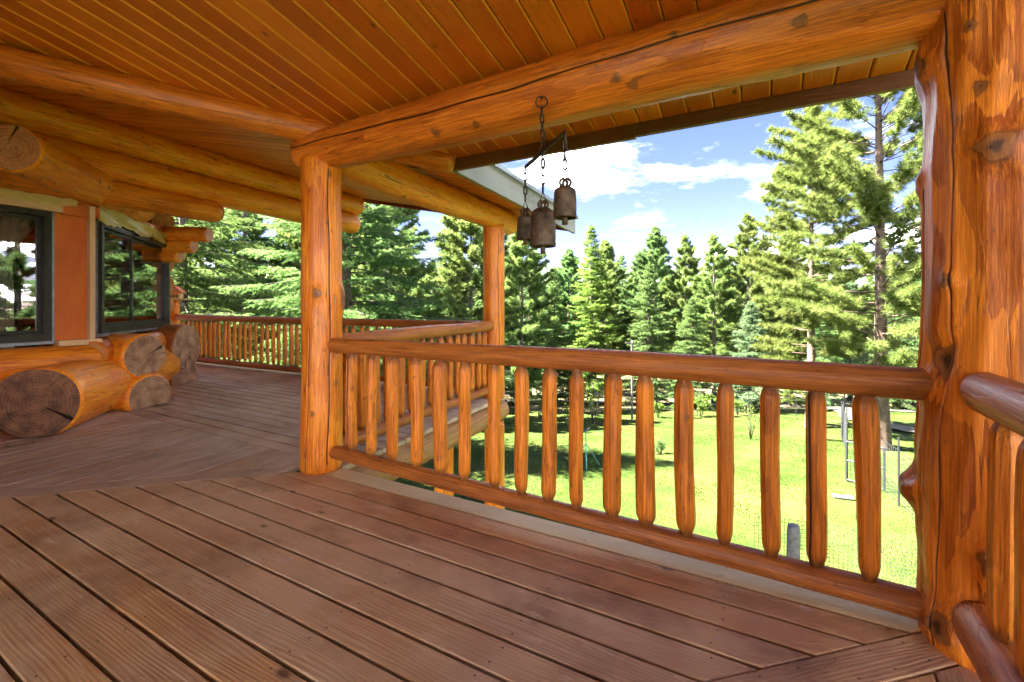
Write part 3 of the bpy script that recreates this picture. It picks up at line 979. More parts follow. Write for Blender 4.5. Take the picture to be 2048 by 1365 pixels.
postC = log_at('log_post', (C.x, C.y, -0.02), (C.x, C.y, 2.2), 0.138, 0.132, [M_LOG, M_END_NEW], seed=31, nth=48, nz=60, rough=0.03, facet=0.003,
               knots=[(th_of(C, 40), 1.87, 0.016, 0.006), (th_of(C, 10), 1.42, 0.014, 0.006), (th_of(C, 65), 1.43, 0.014, 0.006)], cracks=[(th_of(C, 25), 0.008, 0.004, 0, 2.1, 0.02)])
tag(postC, 'slimmer far log post standing at the outer deck corner', 'post', 'log posts carrying the porch roof')

bm = log_at('log_beam', A - U * 0.19 + Vector((0, 0, 2.245)), B + U * 0.15 + Vector((0, 0, 2.262)), 0.135, 0.178, [M_BEAM, M_END_NEW], seed=41, nth=72, nz=150, rough=0.03, bend=0.010, facet=0.0035, chamfer=0.03,
            nk=14, knots=[(R(212), 2.35, 0.017, 0.006), (R(225), 1.3, 0.02, 0.008), (R(200), 3.05, 0.018, 0.004), (R(170), 2.6, 0.013, 0.003)],
            cracks=[(R(178), 0.016, 0.005, 0.0, 3.5, 0.004)])
tag(bm, 'long cracked log beam above the near railing that the bells hang from', 'beam', 'log beams under the porch roof')
bm2 = log_at('log_beam', A + Vd * 0.10 + Vector((0, 0, 2.262)), C + Vd * 0.5 + Vector((0, 0, 2.262)), 0.150, 0.150, [M_LOGY, M_END_NEW], seed=43, nth=56, nz=110, rough=0.05, bend=0.008, facet=0.004, chamfer=0.03,
             nk=12, knots=[(R(10), 0.75, 0.035, 0.012), (R(330), 1.7, 0.035, 0.012), (R(350), 2.2, 0.03, 0.01)], cracks=[(R(15), 0.008, 0.004, 0.1, 2.8, 0.0)])
tag(bm2, 'honey coloured knotty log beam running out to the far corner post', 'beam', 'log beams under the porch roof')
bm3 = log_at('log_beam', B + EDIR * 0.18 + Vector((0, 0, 2.285)), B + EDIR * 3.5 + Vector((0, 0, 2.285)), 0.15, 0.15, [M_LOGY, M_END_NEW], seed=47, nth=40, nz=60, rough=0.03, nk=6)
tag(bm3, 'log beam end resting on the thick right post', 'beam', 'log beams under the porch roof')
vlog = log_at('valley_rafter', vin(0.70) + Vector((0, 0, 2.262)), vin(-3.7) + Vector((0, 0, 2.97)), 0.09, 0.10, [M_BEAM, M_END_NEW], seed=51, nth=44, nz=110, rough=0.04, facet=0.002, nk=10,
              cracks=[(R(180), 0.008, 0.004, 0.2, 5.0, 0.01)])
tag(vlog, 'dark red log rafter under the valley where the two ceilings meet', 'rafter')

# rim log and legs below the deck
rim = log_at('rim_log', A + Vd * 0.05 + N2 * 0.02 + Vector((0, 0, -0.185)), C + Vd * 0.17 + N2 * 0.02 + Vector((0, 0, -0.185)), 0.15, 0.135, [M_RIM, M_END_OLD], seed=61, nth=36, nz=60, rough=0.03, chamfer=0.03, nk=4)
tag(rim, 'brown log carrying the board ends of the far deck', 'beam')
gzC = float(gz(C.x, C.y))
for i, (p, r_, lb) in enumerate(((C + N2 * 0.02 - Vd * 0.02, 0.13, 'log leg directly below the far corner post'), (C - W * -0.55 - Vd * 0.35, 0.125, 'log leg below the deck set back from the corner'))):
    lp = log_at('support_log', (p.x, p.y, gzC - 0.1), (p.x, p.y, -0.30 if i == 0 else -0.06), r_, r_ * 0.96, [M_LOG, M_END_NEW], seed=63 + i, nth=32, nz=40, rough=0.03, nk=4, cracks=[(th_of(p, 0), 0.008, 0.004, 0, 2.6, 0.02)])
    tag(lp, lb, 'post', 'log legs below the deck')
for i, (p, lb) in enumerate(((A + Vector((0, 0, 0)), 'log leg hidden below the middle post'), (B, 'log leg below the thick right post'))):
    lp = log_at('support_log', (p.x, p.y, -3.0), (p.x, p.y, -0.045), 0.13, 0.13, [M_LOG, M_END_NEW], seed=73 + i, nth=16, nz=10)
    tag(lp, lb, 'post', 'log legs below the deck')

# ------------------------------------------------------------------ railings
SPV = []
for i in range(12):
    SPV.append(log_mesh('spindle', 0.70, 0.0385 + 0.002 * (i % 3), 0.0365 + 0.002 * ((i + 1) % 3), seed=100 + i, nth=9, nz=28, rough=0.07, bend=0.0035, nk=0, knots=[(R(70 * j + 33 * i), 0.12 + 0.11 * j + 0.012 * i, 0.0075, 0.002) for j in range(5)],
                        pencil=(0.055, 0.5), smooth=False, cracks=[(R(180 + 40 * (i - 4)), 0.010, 0.006, 0.0, 0.7, 0.1)] if i % 3 == 0 else ()))
    SPV[-1].materials.append(M_SPIN)
    SPV[-1].materials.append(M_SPIN)


def railing(name, label, p, q, zt, zb, rt, rb, spots, seed, group='log railings round the deck', thin=1.0):
    root = empty(name, (p.x, p.y, 0))
    tag(root, label, 'railing', group)
    L = (q - p).length
    tr_ = log_at('top_rail', p + Vector((0, 0, zt[0])), q + Vector((0, 0, zt[1])), rt[0], rt[1], [M_RAIL, M_RAIL], root, seed=seed, nth=30, nz=max(30, int(L / 0.06)), rough=0.05, bend=0.006, facet=0.002, chamfer=0.015)
    br_ = log_at('bottom_rail', p + Vector((0, 0, zb[0])), q + Vector((0, 0, zb[1])), rb[0], rb[1], [M_RAIL, M_RAIL], root, seed=seed + 1, nth=26, nz=max(30, int(L / 0.06)), rough=0.05, bend=0.005, facet=0.002, chamfer=0.012)
    g = random.Random(seed)
    for k, s in enumerate(spots):
        base = p.lerp(q, s)
        z0 = zb[0] + (zb[1] - zb[0]) * s + rb[0] * 0.72
        z1 = zt[0] + (zt[1] - zt[0]) * s - rt[0] * 0.72
        me = SPV[g.randrange(len(SPV))]
        o = bpy.data.objects.new('spindle', me)
        col.objects.link(o)
        flip = g.random() < 0.5
        Mx = Matrix.Translation((base.x + g.uniform(-.006, .006), base.y + g.uniform(-.006, .006), z1 if flip else z0)) @ Matrix.Rotation(g.uniform(0, 6.28), 4, 'Z') @ Matrix.Rotation(R(g.uniform(-1.1, 1.1)) + (math.pi if flip else 0), 4, 'X')
        sc = g.uniform(0.84, 1.12) * thin
        o.matrix_world = Mx @ Matrix.Diagonal((sc, sc, (z1 - z0) / 0.70, 1))
        o.parent = root
        o.matrix_parent_inverse = parent_world(root).inverted()
    return root


def t_for_px(px, p, q):
    r_ = (px - 1024) / 910.2
    d = q - p
    return (r_ * p.y - p.x) / (d.x - r_ * d.y)


AB_SP = [0.031, 0.088, 0.146, 0.200, 0.256, 0.309, 0.359, 0.414, 0.463, 0.512, 0.558, 0.609, 0.656, 0.705, 0.752, 0.799, 0.845, 0.890]
ra = railing('log_railing', 'near log railing between the smooth post and the thick right post', A + U * 0.055, B - U * 0.155, (0.882, 0.872), (0.134, 0.072), (0.052, 0.060), (0.046, 0.050),
             [(s * SB - 0.055) / (SB - 0.21) for s in AB_SP], 201)
LAC = (C - A).length
rb_ = railing('log_railing', 'log railing running out from the smooth post to the far corner post', A + Vd * 0.08, C - Vd * 0.06, (0.885, 0.90), (0.125, 0.11), (0.062, 0.062), (0.052, 0.048),
              [(0.16 + 0.163 * k) / (LAC - 0.14) for k in range(15)], 203)
LCD = (D - C).length
nsp = int((LCD - 0.3) / 0.163)
rc_ = railing('log_railing', 'long far log railing behind the deck, below the trees', C + W * 0.10, D - W * 0.05, (0.895, 0.915), (0.085, 0.085), (0.055, 0.06), (0.05, 0.05),
              [(0.12 + 0.163 * k) / (LCD - 0.15) for k in range(nsp)], 205, thin=0.82)
re_ = railing('log_railing', 'cropped log railing right of the thick post', B - NE * 0.10 + EDIR * 0.15, B - NE * 0.10 + EDIR * 2.6, (0.885, 0.885), (0.15, 0.15), (0.062, 0.062), (0.075, 0.075),
              [(0.22 + 0.17 * k) / 2.45 for k in range(13)], 207)
dp = log_at('log_post', (D.x, D.y, -0.03), (D.x, D.y, 1.27), 0.085, 0.08, [M_LOG, M_END_NEW], seed=81, nth=24, nz=24)
tag(dp, 'short log post at the far end of the railing under the birdhouse', 'post')

# ------------------------------------------------------------------ log house
house = empty('log_house', (K1.x, K1.y, 0))
tag(house, 'log house with bay windows at the left of the deck', 'house')
D2 = (K2 - K1).normalized()
O2 = Vector((D2.y, -D2.x, 0))
up = Vector((0, 0, 1))
F1 = frame(K1, Vd, up)        # local z = outward
F2 = frame(K1, D2, up)


def hlog(p, q, r0, r1, ends=None, mat=None, **kw):
    kw.setdefault('nth', 40); kw.setdefault('nk', 8); kw.setdefault('rough', 0.04)
    return log_at('wall_log', p, q, r0, r1, [mat or M_LOGY, ends or M_END_NEW], house, **kw)


def zz(z): return Vector((0, 0, z))


# upper courses along the left wall
W1a = K1 - Vd * 3.2
hlog(W1a + zz(3.00) + N2 * 0.02, K1 + Vd * 3.98 + N2 * 0.02 + zz(3.00), 0.178, 0.172, seed=301, nz=110, nk=16, chamfer=0.05, facet=0.003)
hlog(W1a + zz(2.665) + N2 * 0.0, K1 + Vd * 3.90 + zz(2.655), 0.178, 0.175, seed=302, nz=110, nk=22, chamfer=0.06, facet=0.003)
hlog(W1a + zz(2.385) + N2 * 0.04, K1 + Vd * 1.33 + N2 * 0.04 + zz(2.385), 0.155, 0.14, seed=303, nz=70, nk=10, chamfer=0.03, facet=0.003, mat=M_LOG)
# projecting round end above the left window
hlog(K1 - D2 * 1.28 + zz(2.42), K1 + D2 * 1.2 + zz(2.42), 0.195, 0.19, seed=304, nz=70, nk=8, capcrack=(R(100), 0.35), cracks=[(R(0), 0.008, 0.004, 0, 2.5, 0)])
# floor level courses
hlog(K1 - D2 * 0.95 + zz(0.305), K1 + D2 * 2.3 + zz(0.29), 0.315, 0.285, ends=M_END_DARK, seed=305, nz=70, nk=8, capcrack=(R(215), 0.5), nth=56, flatbottom=(R(270), 0.29))
hlog(W1a + zz(0.22), K1 - Vd * 0.1 + zz(0.22), 0.22, 0.22, seed=306, nz=40, mat=M_LOG)
hlog(W1a + zz(0.58), K1 + Vd * 0.05 + zz(0.58), 0.17, 0.17, seed=307, nz=40, mat=M_LOG)
hlog(K1 + zz(0.62) - D2 * 0.1, K2 + zz(0.62) + D2 * 0.1, 0.16, 0.16, seed=308, nz=40, mat=M_LOG)
q0 = Vector((-4.17, 5.18, 0)); qd = Vector((math.sin(R(102)), math.cos(R(102)), 0))
hlog(q0 - qd * 1.3 + zz(0.575), q0 + zz(0.575), 0.25, 0.255, ends=M_END_OLD, seed=309, nz=40, capcrack=(R(25), 0.6), nth=56, chamfer=0.02)
hlog(q0 - qd * 1.3 + zz(0.11) + Vector((0.02, -0.02, 0)), q0 + zz(0.11) + Vector((0.06, 0.0, 0)), 0.27, 0.275, ends=M_END_OLD, seed=310, nz=40, nth=48, flatbottom=(R(270), 0.105), chamfer=0.03)
r0_ = Vector((-4.84, 6.78, 0)); rd = Vector((math.sin(R(86)), math.cos(R(86)), 0))
hlog(r0_ - rd * 1.4 + zz(0.535), r0_ + zz(0.535), 0.335, 0.335, ends=M_END_OLD, seed=311, nz=40, mat=M_RAIL, nth=48, capcrack=(R(265), 0.4))
hlog(r0_ - rd * 1.4 + zz(0.10), r0_ + zz(0.10) - rd * 0.03, 0.30, 0.30, ends=M_END_OLD, seed=312, nz=40, mat=M_RAIL, nth=40, flatbottom=(R(270), 0.095))
# upper corbel ends at the far corner
for k, (ext, z_, r_) in enumerate(((0.62, 2.235, 0.115), (0.40, 2.06, 0.105), (0.20, 1.90, 0.10))):
    e0 = K2 - D2 * (0.12) + rd * ext
    hlog(e0 - rd * 1.1 + zz(z_), e0 + zz(z_), r_, r_, seed=320 + k, nz=24, nk=3, mat=M_LOGY)


def wbox(name, F, a0, a1, z0, z1, d0, d1, mat, parent=house):
    """box in wall coords: a along the wall, z up, d outward; board grain runs along its longest side"""
    ca, cz, cd = (a0 + a1) / 2, (z0 + z1) / 2, (d0 + d1) / 2
    sa, sz, sdp = a1 - a0, z1 - z0, d1 - d0
    mb = MB()
    if sz > sa:
        M = F @ Matrix.Translation((ca, cz, cd)) @ Matrix.Rotation(R(90), 4, 'Z')
        mb.box((0, 0, 0), (sz, sa, sdp))
    else:
        M = F @ Matrix.Translation((ca, cz, cd))
        mb.box((0, 0, 0), (sa, sz, sdp))
    return mb.build(name, mat, parent, M)


LW2 = (K2 - K1).length
# sheathing and studs
wbox('sheathing', F1, -0.30, -0.004, 0.70, 2.28, -0.10, -0.02, M_SHEET)
wbox('sheathing', F1, -3.2, -2.3, 0.70, 2.28, -0.10, -0.02, M_SHEET)
wbox('sheathing', F2, 0.0, 0.10, 0.70, 2.28, -0.10, -0.02, M_SHEET)
wbox('sheathing', F1, -2.3, -0.30, 2.16, 2.28, -0.10, -0.018, M_SHEET)
wbox('sheathing', F2, 0.10, LW2, 2.16, 2.30, -0.10, -0.018, M_SHEET)
wbox('sheathing', F2, LW2 - 0.06, LW2 + 0.03, 0.70, 2.28, -0.10, 0.0, M_SHEET)
wbox('stud', F1, -0.045, 0.0, 0.80, 2.20, -0.015, 0.055, M_STUD)
wbox('sill_plate', F1, -0.30, 0.05, 0.745, 0.80, -0.02, 0.075, M_STUD)
wbox('lintel_board', F1, -2.2, -0.26, 2.09, 2.155, -0.02, 0.05, M_STUD)
wbox('lintel_board', F1, -0.255, 0.05, 2.08, 2.20, -0.015, 0.03, M_SHEET)
wbox('blocking', F1, -0.98, -0.92, 0.60, 0.75, 0.0, 0.05, M_STUD)
wbox('siding_strip', F1, -2.2, -0.02, 0.62, 0.745, -0.05, 0.02, M_SHEET)


def window(F, a0, a1, z0, z1, mull, label):
    fr = MB()
    fw, dd = 0.055, 0.055
    for (x0, x1, y0, y1) in ((a0, a1, z0, z0 + fw + 0.02), (a0, a1, z1 - fw, z1), (a0, a0 + fw, z0 + fw + 0.02, z1 - fw), (a1 - fw, a1, z0 + fw + 0.02, z1 - fw)):
        fr.box(((x0 + x1) / 2, (y0 + y1) / 2, -0.02), (x1 - x0, y1 - y0, dd + 0.04))
    win = fr.build('window', M_BRONZE, house, F)
    win['label'] = label
    fl = MB()
    e = 0.032
    for (x0, x1, y0, y1) in ((a0 - e, a1 + e, z0 - e, z0), (a0 - e, a1 + e, z1, z1 + e * 0.4), (a0 - e, a0, z0, z1), (a1, a1 + e, z0, z1)):
        fl.box(((x0 + x1) / 2, (y0 + y1) / 2, -0.012), (x1 - x0, y1 - y0, 0.012))
    fl.build('flange', M_FLANGE, win, F)
    sa = MB()
    cells = []
    xs_ = [a0 + fw] + ([mull] if mull else []) + [a1 - fw]
    for i in range(len(xs_) - 1):
        x0, x1 = xs_[i], xs_[i + 1]
        s = 0.035
        dz_ = -0.022 if i == 0 else -0.05
        st = MB()
        y0, y1 = z0 + fw + 0.02, z1 - fw
        for (p0, p1, q0_, q1_) in ((x0, x1, y0, y0 + s), (x0, x1, y1 - s, y1), (x0, x0 + s, y0 + s, y1 - s), (x1 - s, x1, y0 + s, y1 - s)):
            st.box(((p0 + p1) / 2, (q0_ + q1_) / 2, dz_), (p1 - p0, q1_ - q0_, 0.024))
        st.build('sash', M_BRONZE, win, F)
        pn_ = MB()
        pn_.add([(x0 + s, y0 + s, dz_), (x1 - s, y0 + s, dz_), (x1 - s, y1 - s, dz_), (x0 + s, y1 - s, dz_)], [(0, 1, 2, 3)])
        pn_.build('pane', M_GLASS, win, F)
    return win


window(F1, -2.25, -0.335, 0.80, 2.085, -1.45, 'dark framed window with a curtain behind, cropped at the left edge')
window(F2, 0.135, LW2 - 0.07, 0.845, 2.075, 1.03, 'two-pane sliding window with dark bronze frame')

# walls behind the camera and round the room, stacked logs
for (p, q, n_) in ((K0 + U * 0.2, K0 + U * 3.15, 10), (K0 + U * 3.15, K0 + U * 3.15 + EDIR * 3.5, 10), (K2 + W * 0.2, K3, 13)):
    for k in range(n_):
        hlog(p + zz(0.165 + 0.33 * k), q + zz(0.165 + 0.33 * k), 0.172, 0.172, seed=400 + k, nth=16, nz=14, nk=2, mat=M_LOG)
Kb, Kc = Vector((-9.6, 0.3, 0)), Vector((-10.6, 9.9, 0))
for (p, q) in ((K0, Kb), (Kb, Kc), (Kc, K3)):
    fm = frame((p + q) / 2 + zz(2.0), q - p, up)
    MB().box((0, 0, 0), ((q - p).length, 4.2, 0.12)).build('interior_wall', M_ROOM, house, fm)
fl_ = MB()
pts = [K0 - N2 * 0.15, K1 - N2 * 0.15, K2 - O2 * 0.15, K3, Kc, Kb]
fl_.add([(p.x, p.y, 0.06) for p in pts] + [(p.x, p.y, 0.02) for p in pts], [tuple(range(5, -1, -1)), tuple(range(6, 12))] + [(i, (i + 1) % 6, 6 + (i + 1) % 6, 6 + i) for i in range(6)])
fl_.build('room_floor', M_ROOM, house)

# crumpled plastic sheet above the second window
def crumple(F, a0, a1, z0, z1, d, seed, na=44, nz=9, amp=0.05):
    g = np.random.default_rng(seed)
    a = np.linspace(a0, a1, na); z = np.linspace(0, 1, nz)
    Ag, Zg = np.meshgrid(a, z, indexing='ij')
    f = np.zeros_like(Ag)
    for _ in range(9):
        f += g.normal() * np.abs(np.sin(Ag * g.uniform(2, 9) + Zg * g.uniform(-4, 4) + g.uniform(0, 6)))
    f = (f - f.min()) / (f.max() - f.min())
    zb = z0 + 0.05 * np.sin(Ag * 7 + seed) * 0.5
    zt = z1 - 0.05 * (Ag - a0) / (a1 - a0)
    V = np.stack([Ag, zb + (zt - zb) * Zg + 0.008 * g.normal(size=Ag.shape), d + amp * f + 0.005 * g.normal(size=Ag.shape)], -1).reshape(-1, 3)
    idx = np.arange(na * nz).reshape(na, nz)
    Fq = np.stack([idx[:-1, :-1], idx[1:, :-1], idx[1:, 1:], idx[:-1, 1:]], -1).reshape(-1, 4)
    me = mesh('plastic_sheet', V, Fq.tolist(), True)
    return link('plastic_sheet', me, M_PLAST, None, F)


s1 = crumple(F2, 0.0, LW2 + 0.05, 2.07, 2.26, 0.02, 3)
tag(s1, 'crumpled yellowish plastic sheet tucked above the two-pane window', 'plastic sheet')
s2 = crumple(F2 @ Matrix.Translation((0, 0, 0)), LW2 - 0.05, LW2 + 0.42, 1.90, 2.12, 0.06, 9, 12, 7, 0.08)
tag(s2, 'loose end of plastic sheet hanging by the log ends', 'plastic sheet')
s3 = crumple(F1, -2.1, -0.15, 2.16, 2.28, 0.03, 14, 34, 6, 0.05)
tag(s3, 'strip of plastic sheet above the cropped left window', 'plastic sheet')

# curtain and chair behind the left window
def curtain(F, seed, a0, a1, tie, zt, zb, d, label):
    n_a, n_z = 60, 22
    vs, fs = [], []
    for i in range(n_a):
        u_ = i / (n_a - 1)
        for j in range(n_z):
            v_ = j / (n_z - 1)
            pinch = min(1.0, v_ / 0.24) ** 1.2 if v_ < 0.24 else 1 - 0.10 * (v_ - 0.24) / 0.76
            x_ = (a0 + (a1 - a0) * u_) * (1 - pinch * 0.82) + tie * pinch * 0.82
            f_ = 0.035 * (1 - 0.5 * pinch) * math.sin(u_ * 70 + 2 * v_ + seed)
            vs.append((x_, zt + (zb - zt) * v_, d + f_))
    for i in range(n_a - 1):
        for j in range(n_z - 1):
            k = i * n_z + j
            fs.append((k, k + 1, k + n_z + 1, k + n_z))
    o = link('curtain', mesh('curtain', vs, fs, True), M_CURT, None, F)
    return tag(o, label, 'curtain')


curtain(F1, 0, -1.5, -0.36, -0.60, 2.06, 0.45, -0.16, 'pale gathered curtain swept aside behind the cropped left window')
ch = empty('armchair', tuple(K1 - N2 * 1.0 - Vd * 0.75 + zz(0.06)), math.atan2(Vd.y, Vd.x))
tag(ch, 'dark upholstered armchair seen through the cropped left window', 'armchair')
chM = Matrix.Translation(K1 - N2 * 1.0 - Vd * 0.75 + zz(0.06)) @ Matrix.Rotation(math.atan2(Vd.y, Vd.x), 4, 'Z')


def softbox(c, s, n=4, k=0.18):
    import bmesh
    bmm = bmesh.new()
    bmesh.ops.create_cube(bmm, size=1)
    bmesh.ops.scale(bmm, vec=s, verts=bmm.verts)
    bmesh.ops.bevel(bmm, geom=bmm.edges[:], offset=min(s) * k, segments=3, affect='EDGES', profile=0.6)
    bmesh.ops.translate(bmm, vec=c, verts=bmm.verts)
    me = bpy.data.meshes.new('soft')
    bmm.to_mesh(me); bmm.free()
    me.polygons.foreach_set('use_smooth', [True] * len(me.polygons))
    return me


for nm, c_, s_ in (('seat', (0, 0, 0.33), (0.8, 0.75, 0.3)), ('backrest', (0, 0.36, 0.62), (0.85, 0.2, 0.75)), ('arm', (-0.45, 0, 0.45), (0.16, 0.8, 0.5)), ('arm', (0.45, 0, 0.45), (0.16, 0.8, 0.5))):
    link(nm, softbox(c_, s_), M_FABRIC, ch, chM)
for sx_ in (-0.36, 0.36):
    for sy_ in (-0.3, 0.3):
        MB().tube([(sx_, sy_, 0.0), (sx_, sy_, 0.2)], [0.02, 0.028], 8).build('leg', M_BRONZE, ch, chM)

# ------------------------------------------------------------------ birdhouse
bhp = Vector((D.x + 0.02, D.y, 1.275))
bh = empty('birdhouse', tuple(bhp))
tag(bh, 'little wooden birdhouse with pitched roof on the end post of the far railing', 'birdhouse')
bhM = Matrix.Translation(bhp) @ Matrix.Rotation(R(12), 4, 'Z')
MB().box((0.05, 0, 0.012), (0.36, 0.22, 0.024)).build('floor', M_STUD, bh, bhM)
mbh = MB()
hw, hd = 0.10, 0.08
vs = []
for y_ in (-hd, hd):
    vs += [(-hw, y_, 0.025), (hw, y_, 0.025), (hw, y_, 0.16), (0, y_, 0.25), (-hw, y_, 0.16)]
mbh.add(vs, [(0, 1, 2, 3, 4), (9, 8, 7, 6, 5), (0, 5, 6, 1), (1, 6, 7, 2), (4, 3, 8, 9), (2, 7, 8, 3), (0, 4, 9, 5)])
mbh.build('body', M_STUD, bh, bhM)
for sgn in (-1, 1):
    Mr = bhM @ Matrix.Translation((sgn * 0.075, 0, 0.212)) @ Matrix.Rotation(R(42) * sgn, 4, 'Y')
    MB().box((0, 0, 0), (0.21, 0.22, 0.016)).build('roof_panel', M_FASC if sgn < 0 else M_SHEET, bh, Mr)
for x_ in (-0.055, 0.0, 0.055):
    MB().box((x_, -hd - 0.002, 0.075), (0.03, 0.004, 0.055)).build('opening', M_FABRIC, bh, bhM)
MB().box((0.0, -hd - 0.004, 0.105), (0.17, 0.006, 0.008)).build('perch_bar', M_STUD, bh, bhM)

# ------------------------------------------------------------------ hanging bells
ringp = Vector((0.143, 2.205, 2.165))
wb = empty('hanging_bells', tuple(ringp))
tag(wb, 'three rusty iron bells on chains hanging from a bar under the near beam', 'bells')


def torus_pts(c, r_, n=20, ax=(1, 0, 0), ay=(0, 0, 1), ry=None):
    ax, ay = Vector(ax), Vector(ay)
    return [Vector(c) + ax * r_ * math.cos(2 * math.pi * k / n) + ay * (ry or r_) * math.sin(2 * math.pi * k / n) for k in range(n)]


MB().tube(torus_pts((ringp.x, ringp.y, ringp.z - 0.028), 0.028), 0.0032, 7, True).build('ring', M_CHAIN, wb, None, True)
MB().tube([ringp + Vector((0.01, 0.07, 0.0)), ringp + Vector((0, 0.02, 0.004)), ringp + Vector((0, 0, 0))], 0.004, 7).build('hook', M_CHAIN, wb, None, True)
bar_a, bar_b = Vector((0.072, 2.45, 1.897)), Vector((0.228, 1.96, 1.897))
bar_m = (bar_a + bar_b) / 2
bx_ = frame(bar_m, bar_b - bar_a, up)
MB().box((0, 0, 0), ((bar_b - bar_a).length, 0.016, 0.010)).build('bar', M_CHAIN, wb, bx_)


def chain(p, q, wb, link_l=0.040, rw=0.0125, wire=0.0046):
    """twisted figure-eight links from p down to q, joined"""
    p, q = Vector(p), Vector(q)
    L = (q - p).length
    n = max(2, round(L / link_l))
    d = (q - p) / n
    mb = MB()
    for k in range(n):
        c0 = p + d * (k + 0.5)
        ang = R(25 if k % 2 else 95)
        ax = Vector((math.cos(ang), math.sin(ang), 0))
        h = d.length * 0.60
        dn = d.normalized()
        pts_ = []
        for j in range(18):
            t_ = 2 * math.pi * j / 18
            pts_.append(c0 + ax * rw * math.sin(t_) * (0.62 + 0.38 * abs(math.cos(t_))) + dn * h * math.cos(t_))
        mb.tube(pts_, wire, 5, True)
    return mb.build('chain', M_CHAIN, wb, None, True)


chain((ringp.x, ringp.y, ringp.z - 0.055), (bar_m.x, bar_m.y, 1.965), wb)
MB().tube([(bar_m.x, bar_m.y, 1.968), (bar_m.x - 0.018, bar_m.y + 0.02, 1.892), (bar_m.x + 0.018, bar_m.y - 0.02, 1.892)], 0.0042, 6, True).build('triangle_link', M_CHAIN, wb)


def bell(cx, cy, ztop, r_, h, name_l):
    hp = [(0.0, 0.0), (r_ * 0.55, -0.004), (r_ * 0.85, -h * 0.10), (r_ * 0.93, -h * 0.18), (r_ * 0.945, -h * 0.20), (r_ * 0.93, -h * 0.215), (r_ * 0.985, -h * 0.45), (r_ * 1.0, -h * 0.72), (r_ * 0.985, -h * 0.90),
          (r_ * 1.01, -h * 0.945), (r_ * 1.0, -h * 0.985), (r_ * 0.97, -h), (r_ * 0.93, -h * 0.98), (r_ * 0.90, -h * 0.6), (r_ * 0.6, -h * 0.12), (0.0, -h * 0.08)]
    b = MB().lathe(hp, 30, (cx, cy, ztop)).build('bell', M_BELL, wb, None, True)
    b['label'] = name_l
    MB().tube(torus_pts((cx - 0.006, cy, ztop + 0.014), 0.019, 16, (math.cos(0.5), math.sin(0.5), 0)), 0.006, 7, True).build('loop', M_BELL, b, None, True)
    MB().tube(torus_pts((cx + 0.008, cy, ztop + 0.014), 0.019, 16, (math.cos(-0.6), math.sin(-0.6), 0)), 0.006, 7, True).build('loop', M_BELL, b, None, True)
    MB().tube([(cx, cy, ztop - h * 0.5), (cx, cy, ztop - h * 0.9), (cx, cy, ztop - h - r_ * 0.55), (cx, cy, ztop - h - r_ * 0.56)], [0.008, 0.012, 0.013, 0.006], 12).build('clapper', M_STUD if False else M_BELL, b, None, True)
    return b


def zat(y, d): return CAM_H + (612 - y) / 910.2 * d


for (p, yt, yb, r_, lb) in ((bar_a, 430, 480, 0.046, 'small far bell on the left'), (bar_m, 416, 494, 0.0625, 'largest bell in the middle'), (bar_b, 373, 437, 0.050, 'bell nearest the camera on the right')):
    zt, zb = zat(yt, p.y), zat(yb, p.y)
    bell(p.x, p.y, zt, r_, zt - zb, lb)
    z1 = zt + 0.075
    chain((p.x, p.y, 1.90), (p.x, p.y, z1), wb)
    MB().tube([(p.x, p.y, z1 + 0.006), (p.x - 0.017, p.y, zt + 0.022), (p.x + 0.017, p.y, zt + 0.022)], 0.0042, 6, True).build('triangle_link', M_CHAIN, wb)

# ------------------------------------------------------------------ trees
def leaf_material(name, c0, c1, trans=0.52):
    m, t = material(name)
    tint = t.attr('tint')
    rnd = t.n('ShaderNodeObjectInfo').outputs['Random']
    c = t.mix(tint, c0, c1)
    c = t.n('ShaderNodeHueSaturation', {'Color': c, 'Hue': t.math('ADD', t.math('MULTIPLY', rnd, 0.03), 0.485), 'Value': t.math('ADD', t.math('MULTIPLY', rnd, 0.35), 0.82)}).outputs[0]
    df = t.n('ShaderNodeBsdfDiffuse', {'Color': c}).outputs[0]
    tr_ = t.n('ShaderNodeBsdfTranslucent', {'Color': t.mix(0.5, c, (0.12, 0.14, 0.01), 'ADD')}).outputs[0]
    t.out(t.n('ShaderNodeMixShader', {0: trans, 1: df, 2: tr_}).outputs[0])
    return m


M_FIR = leaf_material('fir_needles', (0.055, 0.118, 0.050), (0.130, 0.215, 0.078))
M_PINE = leaf_material('pine_needles', (0.070, 0.120, 0.038), (0.170, 0.215, 0.075))
M_PINEL = leaf_material('pine_needles_light', (0.070, 0.110, 0.030), (0.185, 0.22, 0.072), 0.42)
M_LARCH = leaf_material('larch_needles', (0.075, 0.135, 0.028), (0.155, 0.215, 0.05))
M_SPRUCE = leaf_material('spruce_needles', (0.060, 0.108, 0.066), (0.13, 0.19, 0.105))
M_SHRUB = leaf_material('shrub_leaves', (0.06, 0.11, 0.025), (0.14, 0.20, 0.05))
M_BARK = simple('bark_grey', (0.10, 0.080, 0.066), 0.95, 0, 9, 0.45, 0.8)
M_BARKR = simple('bark_orange', (0.115, 0.078, 0.055), 0.95, 0, 7, 0.5, 0.8)


